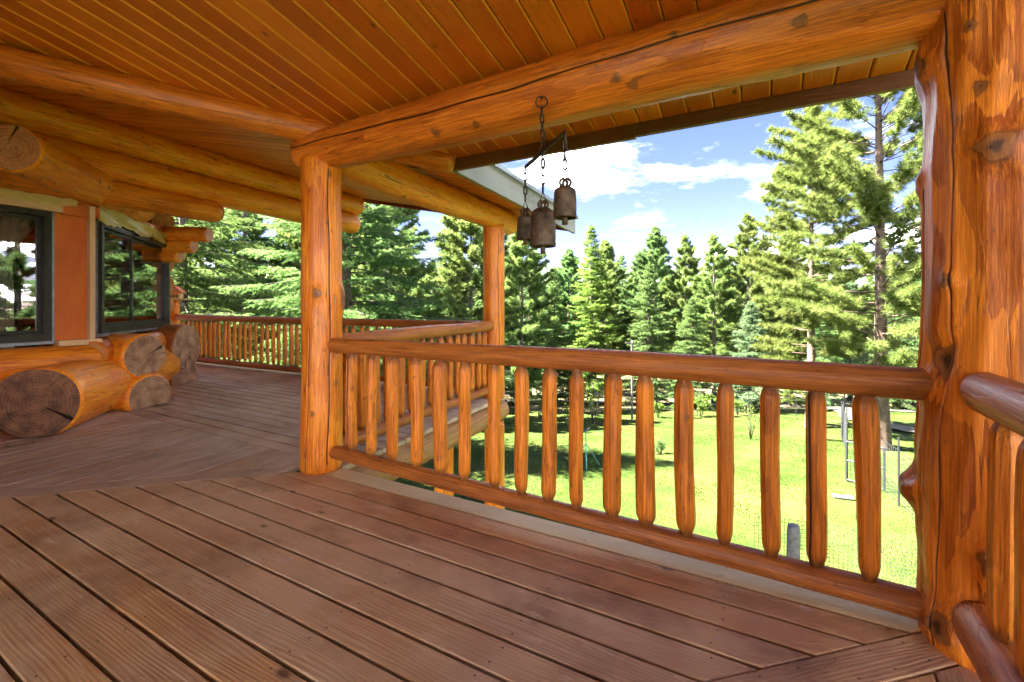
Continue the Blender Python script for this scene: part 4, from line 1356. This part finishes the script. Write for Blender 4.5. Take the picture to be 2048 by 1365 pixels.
def blades(P, Dv, Ln, K, bl, bw, spread, g, along=(0.0, 1.0), flat=0.0):
    """K needle blades on each twig: P base (M,3), Dv unit dir, Ln length"""
    M_ = len(P)
    P = np.repeat(P, K, 0); Dv = np.repeat(Dv, K, 0); Ln = np.repeat(Ln, K)
    tt = g.uniform(along[0], along[1], M_ * K)
    base = P + Dv * (tt * Ln)[:, None]
    rnd = g.normal(size=(M_ * K, 3))
    rnd[:, 2] *= (1 - flat)
    perp = rnd - Dv * (rnd * Dv).sum(1)[:, None]
    perp /= np.linalg.norm(perp, axis=1)[:, None] + 1e-6
    sp = spread * g.uniform(0.7, 1.2, M_ * K)
    d = Dv * np.cos(sp)[:, None] + perp * np.sin(sp)[:, None]
    l = bl * g.uniform(0.7, 1.25, M_ * K)
    side = np.cross(d, g.normal(size=(M_ * K, 3)))
    side /= np.linalg.norm(side, axis=1)[:, None] + 1e-6
    wv = bw * g.uniform(0.7, 1.3, M_ * K)
    a = base + side * (wv / 2)[:, None]
    b = base - side * (wv / 2)[:, None]
    c = base + d * l[:, None]
    return np.stack([a, b, c], 1)          # (n,3,3)


def tri_mesh(name, T, tint, mat):
    n = len(T)
    me = bpy.data.meshes.new(name)
    me.vertices.add(n * 3)
    me.vertices.foreach_set('co', T.reshape(-1).astype(np.float32))
    me.loops.add(n * 3)
    me.loops.foreach_set('vertex_index', np.arange(n * 3, dtype=np.int32))
    me.polygons.add(n)
    me.polygons.foreach_set('loop_start', np.arange(0, n * 3, 3, dtype=np.int32))
    at = me.attributes.new('tint', 'FLOAT', 'POINT')
    at.data.foreach_set('value', np.repeat(tint, 3).astype(np.float32))
    me.update(calc_edges=True)
    me.materials.append(mat)
    return me


def unit(v):
    v = np.asarray(v, float)
    return v / (np.linalg.norm(v) + 1e-9)


def tree_meshes(kind, H, seed, Rc, cb, lod, mat, bark, tr_r=None, gap=0.0):
    g = np.random.default_rng(seed)
    wood = MB()
    tr_r = tr_r or H * 0.017
    nseg = 12
    bend = g.normal(0, 0.006 * H, 2)
    tpos = lambda h: np.array([bend[0] * math.sin(2.2 * h / H), bend[1] * math.sin(1.7 * h / H + 1) - bend[1] * math.sin(1), h])
    trad = lambda h: tr_r * (1 - 0.93 * (h / H) ** 0.9) * (1 + 0.45 * math.exp(-h / (0.03 * H)))
    hs = np.concatenate([[0 - 0.3], np.linspace(0.15, H, nseg)])
    wood.tube([tpos(max(h, 0)) + np.array([0, 0, min(h, 0)]) for h in hs], [max(0.008, trad(max(h, 0))) for h in hs], 10)
    P, Dv, Ln, Ti = [], [], [], []
    h = cb * H
    step0 = {'fir': 0.30, 'spruce': 0.24, 'larch': 0.30, 'pine': 0.42}[kind] * (H / 13.0) ** 0.5 * lod['step']
    while h < H * 0.985:
        f = (h - cb * H) / (H * (1 - cb))
        if kind == 'pine':
            prof = (0.55 + 0.9 * math.sin(math.pi * min(1, f * 0.9 + 0.12))) * (1 - f) ** 0.45 * 0.78
            nb_ = 4
        else:
            prof = (1 - f) ** 0.85 + 0.03
            if f < 0.12: prof *= 0.75 + 2 * f
            nb_ = 5
        for b in range(nb_):
            if g.random() < gap: continue
            az = g.uniform(0, 2 * np.pi)
            L = max(0.12, Rc * prof * g.uniform(0.62, 1.12))
            if kind == 'pine': el = R(g.uniform(-12, 12) + 38 * f)
            elif kind == 'larch': el = R(g.uniform(-14, 6) + 45 * f ** 2)
            else: el = R(g.uniform(-16, 4) + 50 * f ** 2.2)
            o = tpos(h + g.uniform(-.1, .1))
            d = np.array([math.cos(az) * math.cos(el), math.sin(az) * math.cos(el), math.sin(el)])
            droop = (0.16 if kind != 'pine' else -0.10) * L
            pos = lambda s: o + d * (L * s) + np.array([0, 0, -droop * s * s + (0.10 * L * s ** 4 if kind != 'pine' else 0)])
            sidev = unit(np.cross(d, [0, 0, 1]))
            br = max(0.004, trad(h) * 0.22)
            if lod['wood']:
                wood.tube([pos(0), pos(0.35), pos(0.7), pos(1.0)], [br, br * 0.7, br * 0.4, br * 0.12], 4)
            bt = g.uniform(0, 1)
            if kind == 'pine':
                nt = max(2, int(L * lod['twig']))
                for k in range(nt):
                    s = 0.30 + 0.70 * (k + g.random()) / nt
                    q = pos(s)
                    sg = -1 if k % 2 else 1
                    td = unit(d * g.uniform(0.5, 1.0) + sidev * sg * g.uniform(0.1, 1.0) + np.array([0, 0, g.uniform(-0.05, 0.6)]))
                    tl = g.uniform(0.12, 0.38) * min(1, L) * (1.15 - 0.5 * s)
                    P.append(q + td * tl * 0.5); Dv.append(td); Ln.append(tl * 0.55); Ti.append(0.3 * bt + g.uniform(0, 0.7))
                    P.append(q + td * tl * 0.1 + g.normal(size=3) * 0.06); Dv.append(unit(td + g.normal(size=3) * 0.5)); Ln.append(tl * 0.4); Ti.append(0.3 * bt + g.uniform(0, 0.6))
                    if lod['wood'] > 1:
                        wood.tube([q, q + td * tl], [br * 0.3, br * 0.15], 3)
                P.append(pos(0.93)); Dv.append(unit(pos(1) - pos(0.9))); Ln.append(0.08 * L); Ti.append(g.uniform(0.4, 1))
            else:
                nt = max(3, int(L * lod['twig']))
                for k in range(nt):
                    s = 0.12 + 0.88 * (k + g.random() * 0.7) / nt
                    q = pos(s)
                    sg = -1 if k % 2 else 1
                    td = unit(d * 0.75 + sidev * sg * g.uniform(0.55, 0.95) + np.array([0, 0, g.uniform(-0.42, -0.05)]))
                    tl = (0.14 + 0.42 * L * (1 - s) ** 0.8 * 0.6) * g.uniform(0.7, 1.15)
                    P.append(q); Dv.append(td); Ln.append(tl); Ti.append(0.45 * bt + 0.25 * s + g.uniform(0, 0.3))
                    if tl > 0.3 and lod['sub']:
                        for e in range(int(tl / 0.11)):
                            s2 = 0.3 + 0.65 * g.random()
                            td2 = unit(td + sidev * g.uniform(-.8, .8) + d * 0.2 + np.array([0, 0, g.uniform(-.45, .05)]))
                            P.append(q + td * tl * s2); Dv.append(td2); Ln.append(tl * 0.38); Ti.append(0.45 * bt + 0.25 * s + g.uniform(0, 0.3))
        h += step0 * g.uniform(0.7, 1.3) * (0.55 + 0.45 * (1 - f))
    # leader
    for k in range(5):
        P.append(tpos(H * (0.97 + 0.006 * k))); Dv.append(unit(g.normal(size=3) * 0.25 + [0, 0, 1])); Ln.append(0.25); Ti.append(0.6)
    P, Dv, Ln, Ti = np.array(P), np.array(Dv), np.array(Ln), np.array(Ti)
    K = lod['K']
    if kind == 'pine':
        T = blades(P, Dv, Ln, K, lod['bl'], lod['bw'], 0.95, g)
    else:
        T = blades(P, Dv, Ln, K, lod['bl'], lod['bw'], 0.75, g, flat=0.45)
    tint = np.clip(np.repeat(Ti, K) + g.normal(0, 0.08, len(T)), 0, 1)
    cm = tri_mesh('crown', T, tint, mat)
    wm = mesh('trunk', wood.v, wood.f, True)
    wm.materials.append(bark)
    return wm, cm, len(T)


NEAR_F = dict(step=0.66, twig=11, K=24, bl=0.085, bw=0.015, wood=1, sub=True)
NEAR_P = dict(step=0.76, twig=13, K=36, bl=0.19, bw=0.016, wood=2, sub=False)
MID_F = dict(step=0.80, twig=9, K=14, bl=0.20, bw=0.042, wood=1, sub=False)
MID_P = dict(step=0.72, twig=12, K=24, bl=0.24, bw=0.034, wood=1, sub=False)
PROTO = {
    'near_fir': tree_meshes('fir', 13.0, 1, 4.5, 0.08, NEAR_F, M_FIR, M_BARK, 0.26, gap=0.2),
    'near_fir_b': tree_meshes('fir', 14.0, 2, 4.6, 0.10, NEAR_F, M_FIR, M_BARK, 0.24, gap=0.38),
    'near_pine': tree_meshes('pine', 16.5, 3, 3.8, 0.12, NEAR_P, M_PINEL, M_BARKR, 0.22, gap=0.02),
    'near_pine_b': tree_meshes('pine', 13.5, 4, 3.0, 0.20, NEAR_P, M_PINEL, M_BARKR, 0.2, gap=0.05),
    'fir_a': tree_meshes('fir', 12.0, 5, 3.6, 0.05, MID_F, M_FIR, M_BARK),
    'fir_b': tree_meshes('fir', 12.0, 6, 3.0, 0.06, MID_F, M_FIR, M_BARK, gap=0.1),
    'fir_c': tree_meshes('fir', 12.0, 7, 2.8, 0.08, MID_F, M_SPRUCE, M_BARK),
    'spruce': tree_meshes('spruce', 7.0, 8, 2.2, 0.04, MID_F, M_SPRUCE, M_BARK),
    'larch': tree_meshes('larch', 14.0, 9, 3.1, 0.08, MID_F, M_LARCH, M_BARK, gap=0.12),
    'pine_a': tree_meshes('pine', 14.0, 10, 3.0, 0.20, MID_P, M_PINE, M_BARK, 0.2),
    'pine_b': tree_meshes('pine', 14.0, 11, 2.6, 0.26, MID_P, M_PINE, M_BARK, 0.2, gap=0.1),
    'pine_c': tree_meshes('pine', 14.0, 12, 3.2, 0.16, MID_P, M_FIR, M_BARK, 0.2, gap=0.15),
}
PH = {'near_fir': 13.0, 'near_fir_b': 14.0, 'near_pine': 16.5, 'near_pine_b': 13.5, 'spruce': 7.0, 'larch': 14.0, 'pine_a': 14.0, 'pine_b': 14.0, 'pine_c': 14.0}
KIND = {'near_fir': 'fir', 'near_fir_b': 'fir', 'near_pine': 'pine', 'near_pine_b': 'pine', 'fir_a': 'fir', 'fir_b': 'fir', 'fir_c': 'fir', 'spruce': 'spruce', 'larch': 'larch', 'pine_a': 'pine', 'pine_b': 'pine', 'pine_c': 'pine'}


def tree(kind, x, y, H, label, group, rz=0.0, wide=1.0):
    wm, cm, _ = PROTO[kind]
    s = H / PH.get(kind, 12.0)
    root = empty(KIND[kind] + '_tree', (x, y, float(gz(x, y)) - 0.05), rz)
    root.scale = (s * wide, s * wide, s)
    tag(root, label, 'tree', group)
    for nm, me in (('trunk', wm), ('crown', cm)):
        o = bpy.data.objects.new(nm, me)
        col.objects.link(o)
        o.parent = root
    return root


tree('near_fir', -4.95, 13.5, 13.0, 'big dark fir with drooping sprays right behind the smooth post', 'large trees close to the house', 0.4)
tree('near_fir_b', -12.3, 17.0, 15.0, 'dark fir whose trunk stands behind the birdhouse', 'large trees close to the house', 2.1)
tree('near_pine', 12.15, 15.0, 17.5, 'tall sunlit pine with rugged trunk beside the thick right post', 'large trees close to the house', 1.2)
tree('near_pine_b', 13.15, 20.0, 14.3, 'sunlit pine with orange bark left of the tallest pine', 'large trees close to the house', 4.0)

# (kind, x, y, height, label): trees one can tell apart at the edge of the lawn
EDGE = [
    ('spruce', 14.1, 27.0, 6.4, 'small bluish spruce standing alone in front of the pines'),
    ('pine_a', 18.0, 34.5, 14.2, 'pine with a bare lower trunk behind the bluish spruce'),
    ('pine_b', 14.2, 32.0, 11.9, 'slender pine with a straight dark trunk left of the bluish spruce'),
    ('pine_b', 13.9, 36.5, 13.2, 'narrow pointed pine second left of the bluish spruce'),
    ('pine_c', 12.1, 38.5, 14.4, 'dark topped pine rising behind the broad fir'),
    ('fir_a', 9.2, 30.5, 9.6, 'broad full fir at the middle of the lawn edge'),
    ('fir_a', 11.2, 28.5, 7.0, 'dark dense fir with low skirt right of the broad fir'),
    ('pine_a', 8.4, 40.5, 13.8, 'loose pine behind and left of the broad fir'),
    ('larch', 5.6, 32.5, 12.8, 'tall yellow green larch with pointed top'),
    ('pine_c', 5.3, 42.5, 13.4, 'dark pine half hidden left of the larch'),
    ('fir_b', 3.1, 33.5, 10.0, 'bright green fir left of the larch'),
    ('pine_a', 0.6, 28.5, 12.2, 'pine right of the far corner post'),
    ('fir_c', 1.5, 39.0, 11.4, 'greyish fir behind the pine at the far corner post'),
    ('pine_a', -2.2, 23.5, 12.5, 'pine with thin trunk just left of the far corner post'),
    ('fir_b', -4.0, 30.0, 12.5, 'sunlit fir behind the big dark fir'),
    ('pine_a', -7.8, 28.0, 12.0, 'pale pine between the big fir and the smooth post'),
    ('pine_a', -12.3, 27.0, 12.8, 'pale green pine left of the smooth post'),
    ('larch', -15.0, 30.0, 13.0, 'yellow green larch behind the dark fir at the left'),
    ('pine_c', -9.9, 33.0, 14.0, 'thin dark trunked pine seen left of the smooth post'),
    ('fir_b', -14.2, 24.0, 15.0, 'green fir close behind the far railing left of the smooth post'),
    ('pine_c', -17.2, 26.5, 15.5, 'dark pine filling the gap above the birdhouse'),
    ('fir_c', -8.6, 24.5, 14.0, 'greyish fir seen through the sprays of the big dark fir'),
    ('larch', -20.5, 30.0, 16.0, 'tall yellow green larch beyond the birdhouse'),
    ('pine_a', -5.6, 21.0, 13.0, 'pine standing behind the big dark fir nearer the corner post'),
    ('fir_a', -0.9, 33.0, 13.0, 'full fir behind the far corner post'),
    ('pine_a', 21.8, 36.0, 13.2, 'pine behind the orange barked pine'),
    ('fir_b', 20.8, 30.5, 7.4, 'green fir low behind the orange barked pine'),
    ('fir_c', 26.0, 35.0, 9.2, 'grey green fir between the two big pines'),
    ('fir_b', 24.0, 28.5, 7.6, 'soft green fir right of the tallest pine'),
    ('fir_a', 34.0, 38.5, 11.0, 'fir far right behind the tallest pine'),
    ('larch', 17.6, 28.8, 4.6, 'small yellow green sapling conifer by the orange barked pine'),
]
g = random.Random(17)
for (k, x, y, H, lb) in EDGE:
    tree(k, x, y, H, lb, 'trees along the lawn edge', g.uniform(0, 6.28), g.uniform(0.92, 1.1))
kinds = ['pine_a', 'pine_b', 'fir_b', 'pine_a', 'pine_c', 'pine_b', 'larch']
for i in range(92):
    y = g.uniform(47, 86)
    x = (-0.80 + 1.78 * (i + g.uniform(-.4, .4)) / 91) * y
    k = kinds[g.randrange(7)]
    H = (CAM_H - float(gz(x, y))) + y * g.uniform(0.045, 0.115)
    tree(k, x, y, H, 'distant conifer in the forest behind the lawn edge trees', 'distant forest trees', g.uniform(0, 6.28))
for i in range(15):     # right of the frame, seen mirrored in the windows
    a = R(52 + 58 * i / 14 + g.uniform(-2, 2))
    d_ = g.uniform(17, 30)
    k = ['pine_a', 'fir_b', 'fir_a', 'pine_c', 'larch'][i % 5]
    tree(k, d_ * math.sin(a), d_ * math.cos(a), g.uniform(9, 14), 'tree outside the right edge, mirrored in the windows', 'trees mirrored in the windows', g.uniform(0, 6.28))
for i in range(8):      # the wood goes on left of the house
    a = R(-40 - 22 * i / 7)
    d_ = g.uniform(22, 40)
    tree(kinds[i % 7], d_ * math.sin(a), d_ * math.cos(a), g.uniform(10, 14), 'tree behind the house at the left', 'trees left of the house', g.uniform(0, 6.28))

# ------------------------------------------------------------------ grass and shrubs
def grass():
    g = np.random.default_rng(3)
    n = 150000
    y = 6.5 + 21.5 * g.random(n) ** 1.15
    x = (-0.42 + 1.32 * g.random(n)) * y
    cl = np.sin(x * 1.7) * np.sin(y * 1.3 + x * 0.4) + 0.6 * np.sin(x * 4.1 + 1) * np.sin(y * 3.7)
    keep = g.random(n) < 0.62 + 0.25 * cl
    x, y, cl = x[keep], y[keep], cl[keep]
    n = len(x)
    z = gz(x, y)
    az = g.uniform(0, 2 * np.pi, n)
    hgt = g.uniform(0.015, 0.036, n) * (1 + 0.3 * cl)
    wd = 0.010 + 0.0009 * y
    lean = g.uniform(0.0, 0.7, n) * hgt
    base = np.stack([x, y, z - 0.005], 1)
    sd_ = np.stack([np.cos(az), np.sin(az), np.zeros(n)], 1) * (wd / 2)[:, None]
    tip = base + np.stack([-np.sin(az) * lean, np.cos(az) * lean, hgt], 1)
    T = np.stack([base - sd_, base + sd_, tip], 1)
    tint = np.clip(0.45 + 0.3 * cl + g.normal(0, 0.2, n), 0, 1)
    return T, tint


M_GRASS = leaf_material('grass_blades', (0.023, 0.049, 0.005), (0.041, 0.061, 0.008), 0.4)
T, ti = grass()
gr = link('grass', tri_mesh('grass', T, ti, M_GRASS), None)
tag(gr, 'short bright green grass covering the lawn', 'grass', kind='stuff')


def shrub_mesh(seed, H, Rr, n_st, K, bl, bw, mat, bark, leafy=1.0):
    g = np.random.default_rng(seed)
    wood = MB()
    P, Dv, Ln, Ti = [], [], [], []
    for k in range(n_st):
        az = g.uniform(0, 6.28); r_ = Rr * g.uniform(0.2, 1.0)
        top = np.array([math.cos(az) * r_, math.sin(az) * r_, H * g.uniform(0.6, 1.0)])
        mid_ = top * 0.5 + np.array([0, 0, 0.08 * H])
        wood.tube([(0, 0, -0.05), mid_, top], [0.014, 0.009, 0.003], 5)
        for j in range(9):
            s = g.uniform(0.35, 1.0)
            q = mid_ + (top - mid_) * (s * 2 - 1) if s > 0.5 else mid_ * s * 2
            d = unit(unit(top) + g.normal(size=3) * 0.7)
            P.append(q); Dv.append(d); Ln.append(0.25 * Rr + 0.08); Ti.append(g.random())
    T = blades(np.array(P), np.array(Dv), np.array(Ln), K, bl, bw, 0.9, g)
    return mesh('stems', wood.v, wood.f, True), tri_mesh('foliage', T, np.clip(np.repeat(Ti, K), 0, 1), mat), bark


SH = [shrub_mesh(1, 1.0, 0.5, 9, 12, 0.10, 0.05, M_SHRUB, M_BARK), shrub_mesh(2, 0.5, 0.35, 8, 14, 0.12, 0.02, M_FIR, M_BARK), shrub_mesh(3, 1.5, 0.55, 6, 4, 0.09, 0.04, M_SHRUB, M_BARK)]
for wm_, cm_, bk in SH: wm_.materials.append(bk)


def shrub(i, x, y, s, label, name='shrub', group='shrubs and saplings on the lawn'):
    root = empty(name, (x, y, float(gz(x, y)) - 0.02), (x * 7) % 6.28)
    root.scale = (s, s, s)
    tag(root, label, name.replace('_', ' '), group)
    for nm, me in (('stems', SH[i][0]), ('foliage', SH[i][1])):
        o = bpy.data.objects.new(nm, me); col.objects.link(o); o.parent = root


shrub(1, 4.55, 13.9, 0.75, 'small dark shrub alone in the middle of the lawn')
shrub(2, 3.85, 21.5, 1.7, 'young leafy tree left of the two pale stakes', 'sapling')
shrub(2, 1.4, 23.5, 1.5, 'spindly sapling near the far corner post', 'sapling')
shrub(2, 2.4, 19.0, 0.9, 'thin bare sapling on the lawn by the sixth spindle', 'sapling')
shrub(2, 8.6, 16.4, 0.95, 'pale thin sapling on the lawn left of the orange barked pine', 'sapling')
for i, (x, y, s) in enumerate(((9.0, 24.0, 1.0), (10.1, 24.3, 1.2), (11.2, 24.0, 1.1), (12.2, 24.6, 0.9), (7.9, 24.6, 0.9))):
    shrub(0, x, y, s, ['leftmost low bush of the row at the lawn edge', 'bush second from the left in the lawn edge row', 'middle bush of the lawn edge row', 'bush right of the middle in the lawn edge row', 'bush at the end of the row nearest the stakes'][(i + 1) % 5 if i < 4 else 0], 'shrub', 'row of low bushes at the lawn edge')

# ------------------------------------------------------------------ things on the lawn
def gnd(x, y, dz=0.0): return Vector((x, y, float(gz(x, y)) + dz))


def rough_post(name, x, y, h, r_, mat, label, cat='post', tilt=(0, 0), seed=1, parent=None, extra=None):
    p = gnd(x, y, -0.1)
    o = log_at(name, p, p + Vector((tilt[0], tilt[1], h + 0.1)), r_, r_ * 0.94, [mat, mat], parent, seed=seed, nth=14, nz=14, rough=0.06, chamfer=0.012)
    if parent is None: tag(o, label, cat)
    return o


st1 = rough_post('wooden_stake', 6.12, 23.2, 4.1, 0.055, M_PALEW, 'tall pale stake with a short cross piece at the lawn edge', seed=3)
MB().box((0, 0, 0), (0.42, 0.05, 0.07)).build('cross_piece', M_PALEW, st1, Matrix.Translation(gnd(6.0, 23.16, 3.95)) @ Matrix.Rotation(R(8), 4, 'Y'))
rough_post('wooden_stake', 5.85, 25.0, 1.9, 0.045, M_PALEW, 'shorter pale stake beside the tall one', seed=4)
sb_ = MB().box((0, 0, 0.02), (0.36, 0.09, 0.04)).build('loose_board', M_WHITE, None, Matrix.Translation(gnd(7.0, 9.62, 0.03)) @ Matrix.Rotation(R(-20), 4, 'Z'))
tag(sb_, 'white scrap of board lying on the lawn', 'board')
# sprinkler tripod
spk = empty('sprinkler', tuple(gnd(1.95, 12.0)))
tag(spk, 'teal tripod sprinkler standing in the shadow on the lawn', 'sprinkler')
b0 = gnd(1.95, 12.0)
for k in range(3):
    a_ = 2.1 * k + 0.4
    MB().tube([b0 + Vector((0.42 * math.cos(a_), 0.42 * math.sin(a_), 0)), b0 + Vector((0, 0, 0.62))], 0.011, 6).build('leg', M_TEAL, spk)
MB().tube([b0 + Vector((0, 0, 0.25)), b0 + Vector((0, 0, 0.95))], 0.012, 7).build('riser', M_TEAL, spk)
MB().tube([b0 + Vector((-0.06, 0, 0.95)), b0 + Vector((0.03, 0, 0.98)), b0 + Vector((0.12, 0, 1.05))], [0.022, 0.026, 0.012], 7).build('head', M_TPOST, spk)


def wire_net(p, q, h, step, r_, name, mat, parent, z0=0.0, sag=0.0):
    """woven wire between two ground points, as thin square bars"""
    p, q = Vector(p), Vector(q)
    L = (q - p).length
    mb = MB()
    n = int(L / step)
    m_ = int(h / step)
    e = Vector((q - p)).normalized()
    def pt(s, z): return p.lerp(q, s / L) + Vector((0, 0, z0 + z - sag * math.sin(math.pi * s / L) * z / h))
    for i in range(n + 1):
        mb.tube([pt(i * step, 0), pt(i * step, h)], r_, 3)
    for j in range(m_ + 1):
        mb.tube([pt(k * L / 4, j * h / m_) for k in range(5)], r_, 3)
    o = mb.build(name, mat, parent)
    o['kind'] = 'stuff'
    return o


# wire fence along the path with a small gate
fence = empty('wire_fence', tuple(gnd(12.6, 17.4)))
tag(fence, 'wire mesh fence with thin steel posts beside the dirt path', 'fence')
fpts = [(17.5, 24.0), (15.2, 20.8), (12.6, 17.4), (10.3, 14.0), (8.1, 11.0)]
for (a_, b_) in zip(fpts[:-1], fpts[1:]):
    wire_net(gnd(*a_), gnd(*b_), 1.2, 0.11, 0.0045, 'wire_mesh', M_WIRE, fence)
for i in range(len(fpts)):
    x, y = fpts[i]
    MB().tube([gnd(x, y, -0.2), gnd(x, y, 1.4)], 0.02, 6).build('post', M_TPOST, fence)
    if i < len(fpts) - 1:
        x2, y2 = (x + fpts[i + 1][0]) / 2, (y + fpts[i + 1][1]) / 2
        MB().tube([gnd(x2, y2, -0.2), gnd(x2, y2, 1.35)], 0.018, 6).build('post', M_TPOST, fence)
wire_net(gnd(8.25, 10.1), gnd(7.5, 8.3), 1.15, 0.11, 0.0035, 'wire_mesh', M_WIRE, fence)
wire_net(gnd(7.5, 8.3), gnd(6.6, 6.5), 1.15, 0.11, 0.0035, 'wire_mesh', M_WIRE, fence)
for x, y in ((7.5, 8.3), (7.9, 9.3)):
    MB().tube([gnd(x, y, -0.2), gnd(x, y, 1.4)], 0.018, 6).build('post', M_TPOST, fence)
gate = empty('gate', tuple(gnd(8.1, 11.0)))
tag(gate, 'dark tubular metal gate panel standing open by the wire fence', 'gate')
ga, gb = gnd(8.05, 10.95), gnd(8.3, 10.15)
for (s, zt_) in ((0.0, 0.98), (1.0, 0.98)):
    p = ga.lerp(gb, s)
    MB().tube([p + zz(0.04), p + zz(zt_)], 0.026, 7).build('upright', M_TPOST, gate)
for z_ in (0.06, 0.52, 0.97):
    MB().tube([ga + zz(z_), gb + zz(z_)], 0.022, 7).build('rail', M_TPOST, gate)
wire_net(ga, gb, 0.9, 0.1, 0.0022, 'wire_mesh', M_WIRE, gate, 0.06)
# garden net on a thick grey post near the deck
net = empty('garden_net', tuple(gnd(3.6, 5.95)))
tag(net, 'black garden netting hung on a stubby grey post just below the railing', 'netting')
rough_post('post', 3.68, 5.95, 1.10, 0.083, M_GREYW, '', seed=8, parent=net)
wire_net(gnd(3.3, 6.2), gnd(6.2, 5.35), 1.14, 0.052, 0.0026, 'net_mesh', M_NET, net, 0.0, 0.05)

# far garden fence: thin wires on stakes at the lawn edge
ff = empty('stake_fence', tuple(gnd(0, 27)))
tag(ff, 'thin wire strung on stakes along the far lawn edge', 'fence')
prev = None
for i in range(9):
    x, y = -3.0 + 2.6 * i, 26.5 - 0.35 * i + 0.3 * math.sin(i * 2)
    MB().tube([gnd(x, y, -0.1), gnd(x, y, 1.35)], 0.022, 5).build('stake', M_TPOST, ff)
    if prev:
        for z_ in (0.4, 0.85, 1.3):
            MB().tube([gnd(*prev, z_), gnd(x, y, z_)], 0.004, 3).build('wire', M_WIRE, ff)
    prev = (x, y)

# ------------------------------------------------------------------ parked truck behind the right post
tp = gnd(26.6, 28.2, 0.05)
truck = empty('pickup_truck', tuple(tp))
tag(truck, 'dull green pickup truck parked on the dirt track by the right post', 'truck')
TM = Matrix.Translation(tp) @ Matrix.Rotation(R(-12), 4, 'Z')


def prism(prof, w_, x0=0.0):
    n = len(prof)
    vs = [(x, -w_ / 2, z) for x, z in prof] + [(x, w_ / 2, z) for x, z in prof]
    fs = [tuple(range(n)), tuple(range(2 * n - 1, n - 1, -1))] + [(i, n + i, n + (i + 1) % n, (i + 1) % n) for i in range(n)]
    return vs, fs


def arch(cx, r_, n=8): return [(cx + r_ * math.cos(math.pi * k / n), 0.42 + r_ * math.sin(math.pi * k / n)) for k in range(n + 1)]


prof = [(-2.6, 0.5), (-2.6, 1.15), (-0.6, 1.15), (1.0, 1.12), (2.35, 1.02), (2.5, 0.8), (2.5, 0.45)] + [(x, z) for x, z in arch(1.65, 0.47)] + [(x, z) for x, z in arch(-1.65, 0.47)]
MB().add(*prism(prof, 1.85)).build('body', M_TRUCK, truck, TM)
MB().add(*prism([(-0.75, 1.14), (-0.6, 1.75), (0.55, 1.75), (1.1, 1.13)], 1.7)).build('cab', M_TRUCK, truck, TM)
for sgn in (-1, 1):
    MB().add(*prism([(-0.62, 1.2), (-0.5, 1.66), (0.5, 1.66), (0.92, 1.2)], 0.012)).build('window', M_DGLASS, truck, TM @ Matrix.Translation((0, sgn * 0.855, 0)))
    for cx in (-1.65, 1.65):
        Mw = TM @ Matrix.Translation((cx, sgn * 0.86, 0.37)) @ Matrix.Rotation(R(90), 4, 'X')
        wl = MB().lathe([(0.24, -0.11), (0.34, -0.11), (0.385, -0.08), (0.385, 0.08), (0.34, 0.11), (0.24, 0.11)], 24).build('wheel', M_TYRE, truck, Mw, True)
        MB().lathe([(0.0, -0.06), (0.12, -0.07), (0.24, -0.10), (0.245, 0.10), (0.12, 0.07), (0.0, 0.06)], 20).build('rim', M_RIMM, wl, Mw, True)
MB().box((2.53, 0, 0.52), (0.12, 1.8, 0.16)).build('bumper', M_RIMM, truck, TM)
for sgn in (-1, 1):
    MB().box((2.47, sgn * 0.7, 0.86), (0.08, 0.26, 0.15)).build('headlight', M_WHITE, truck, TM)
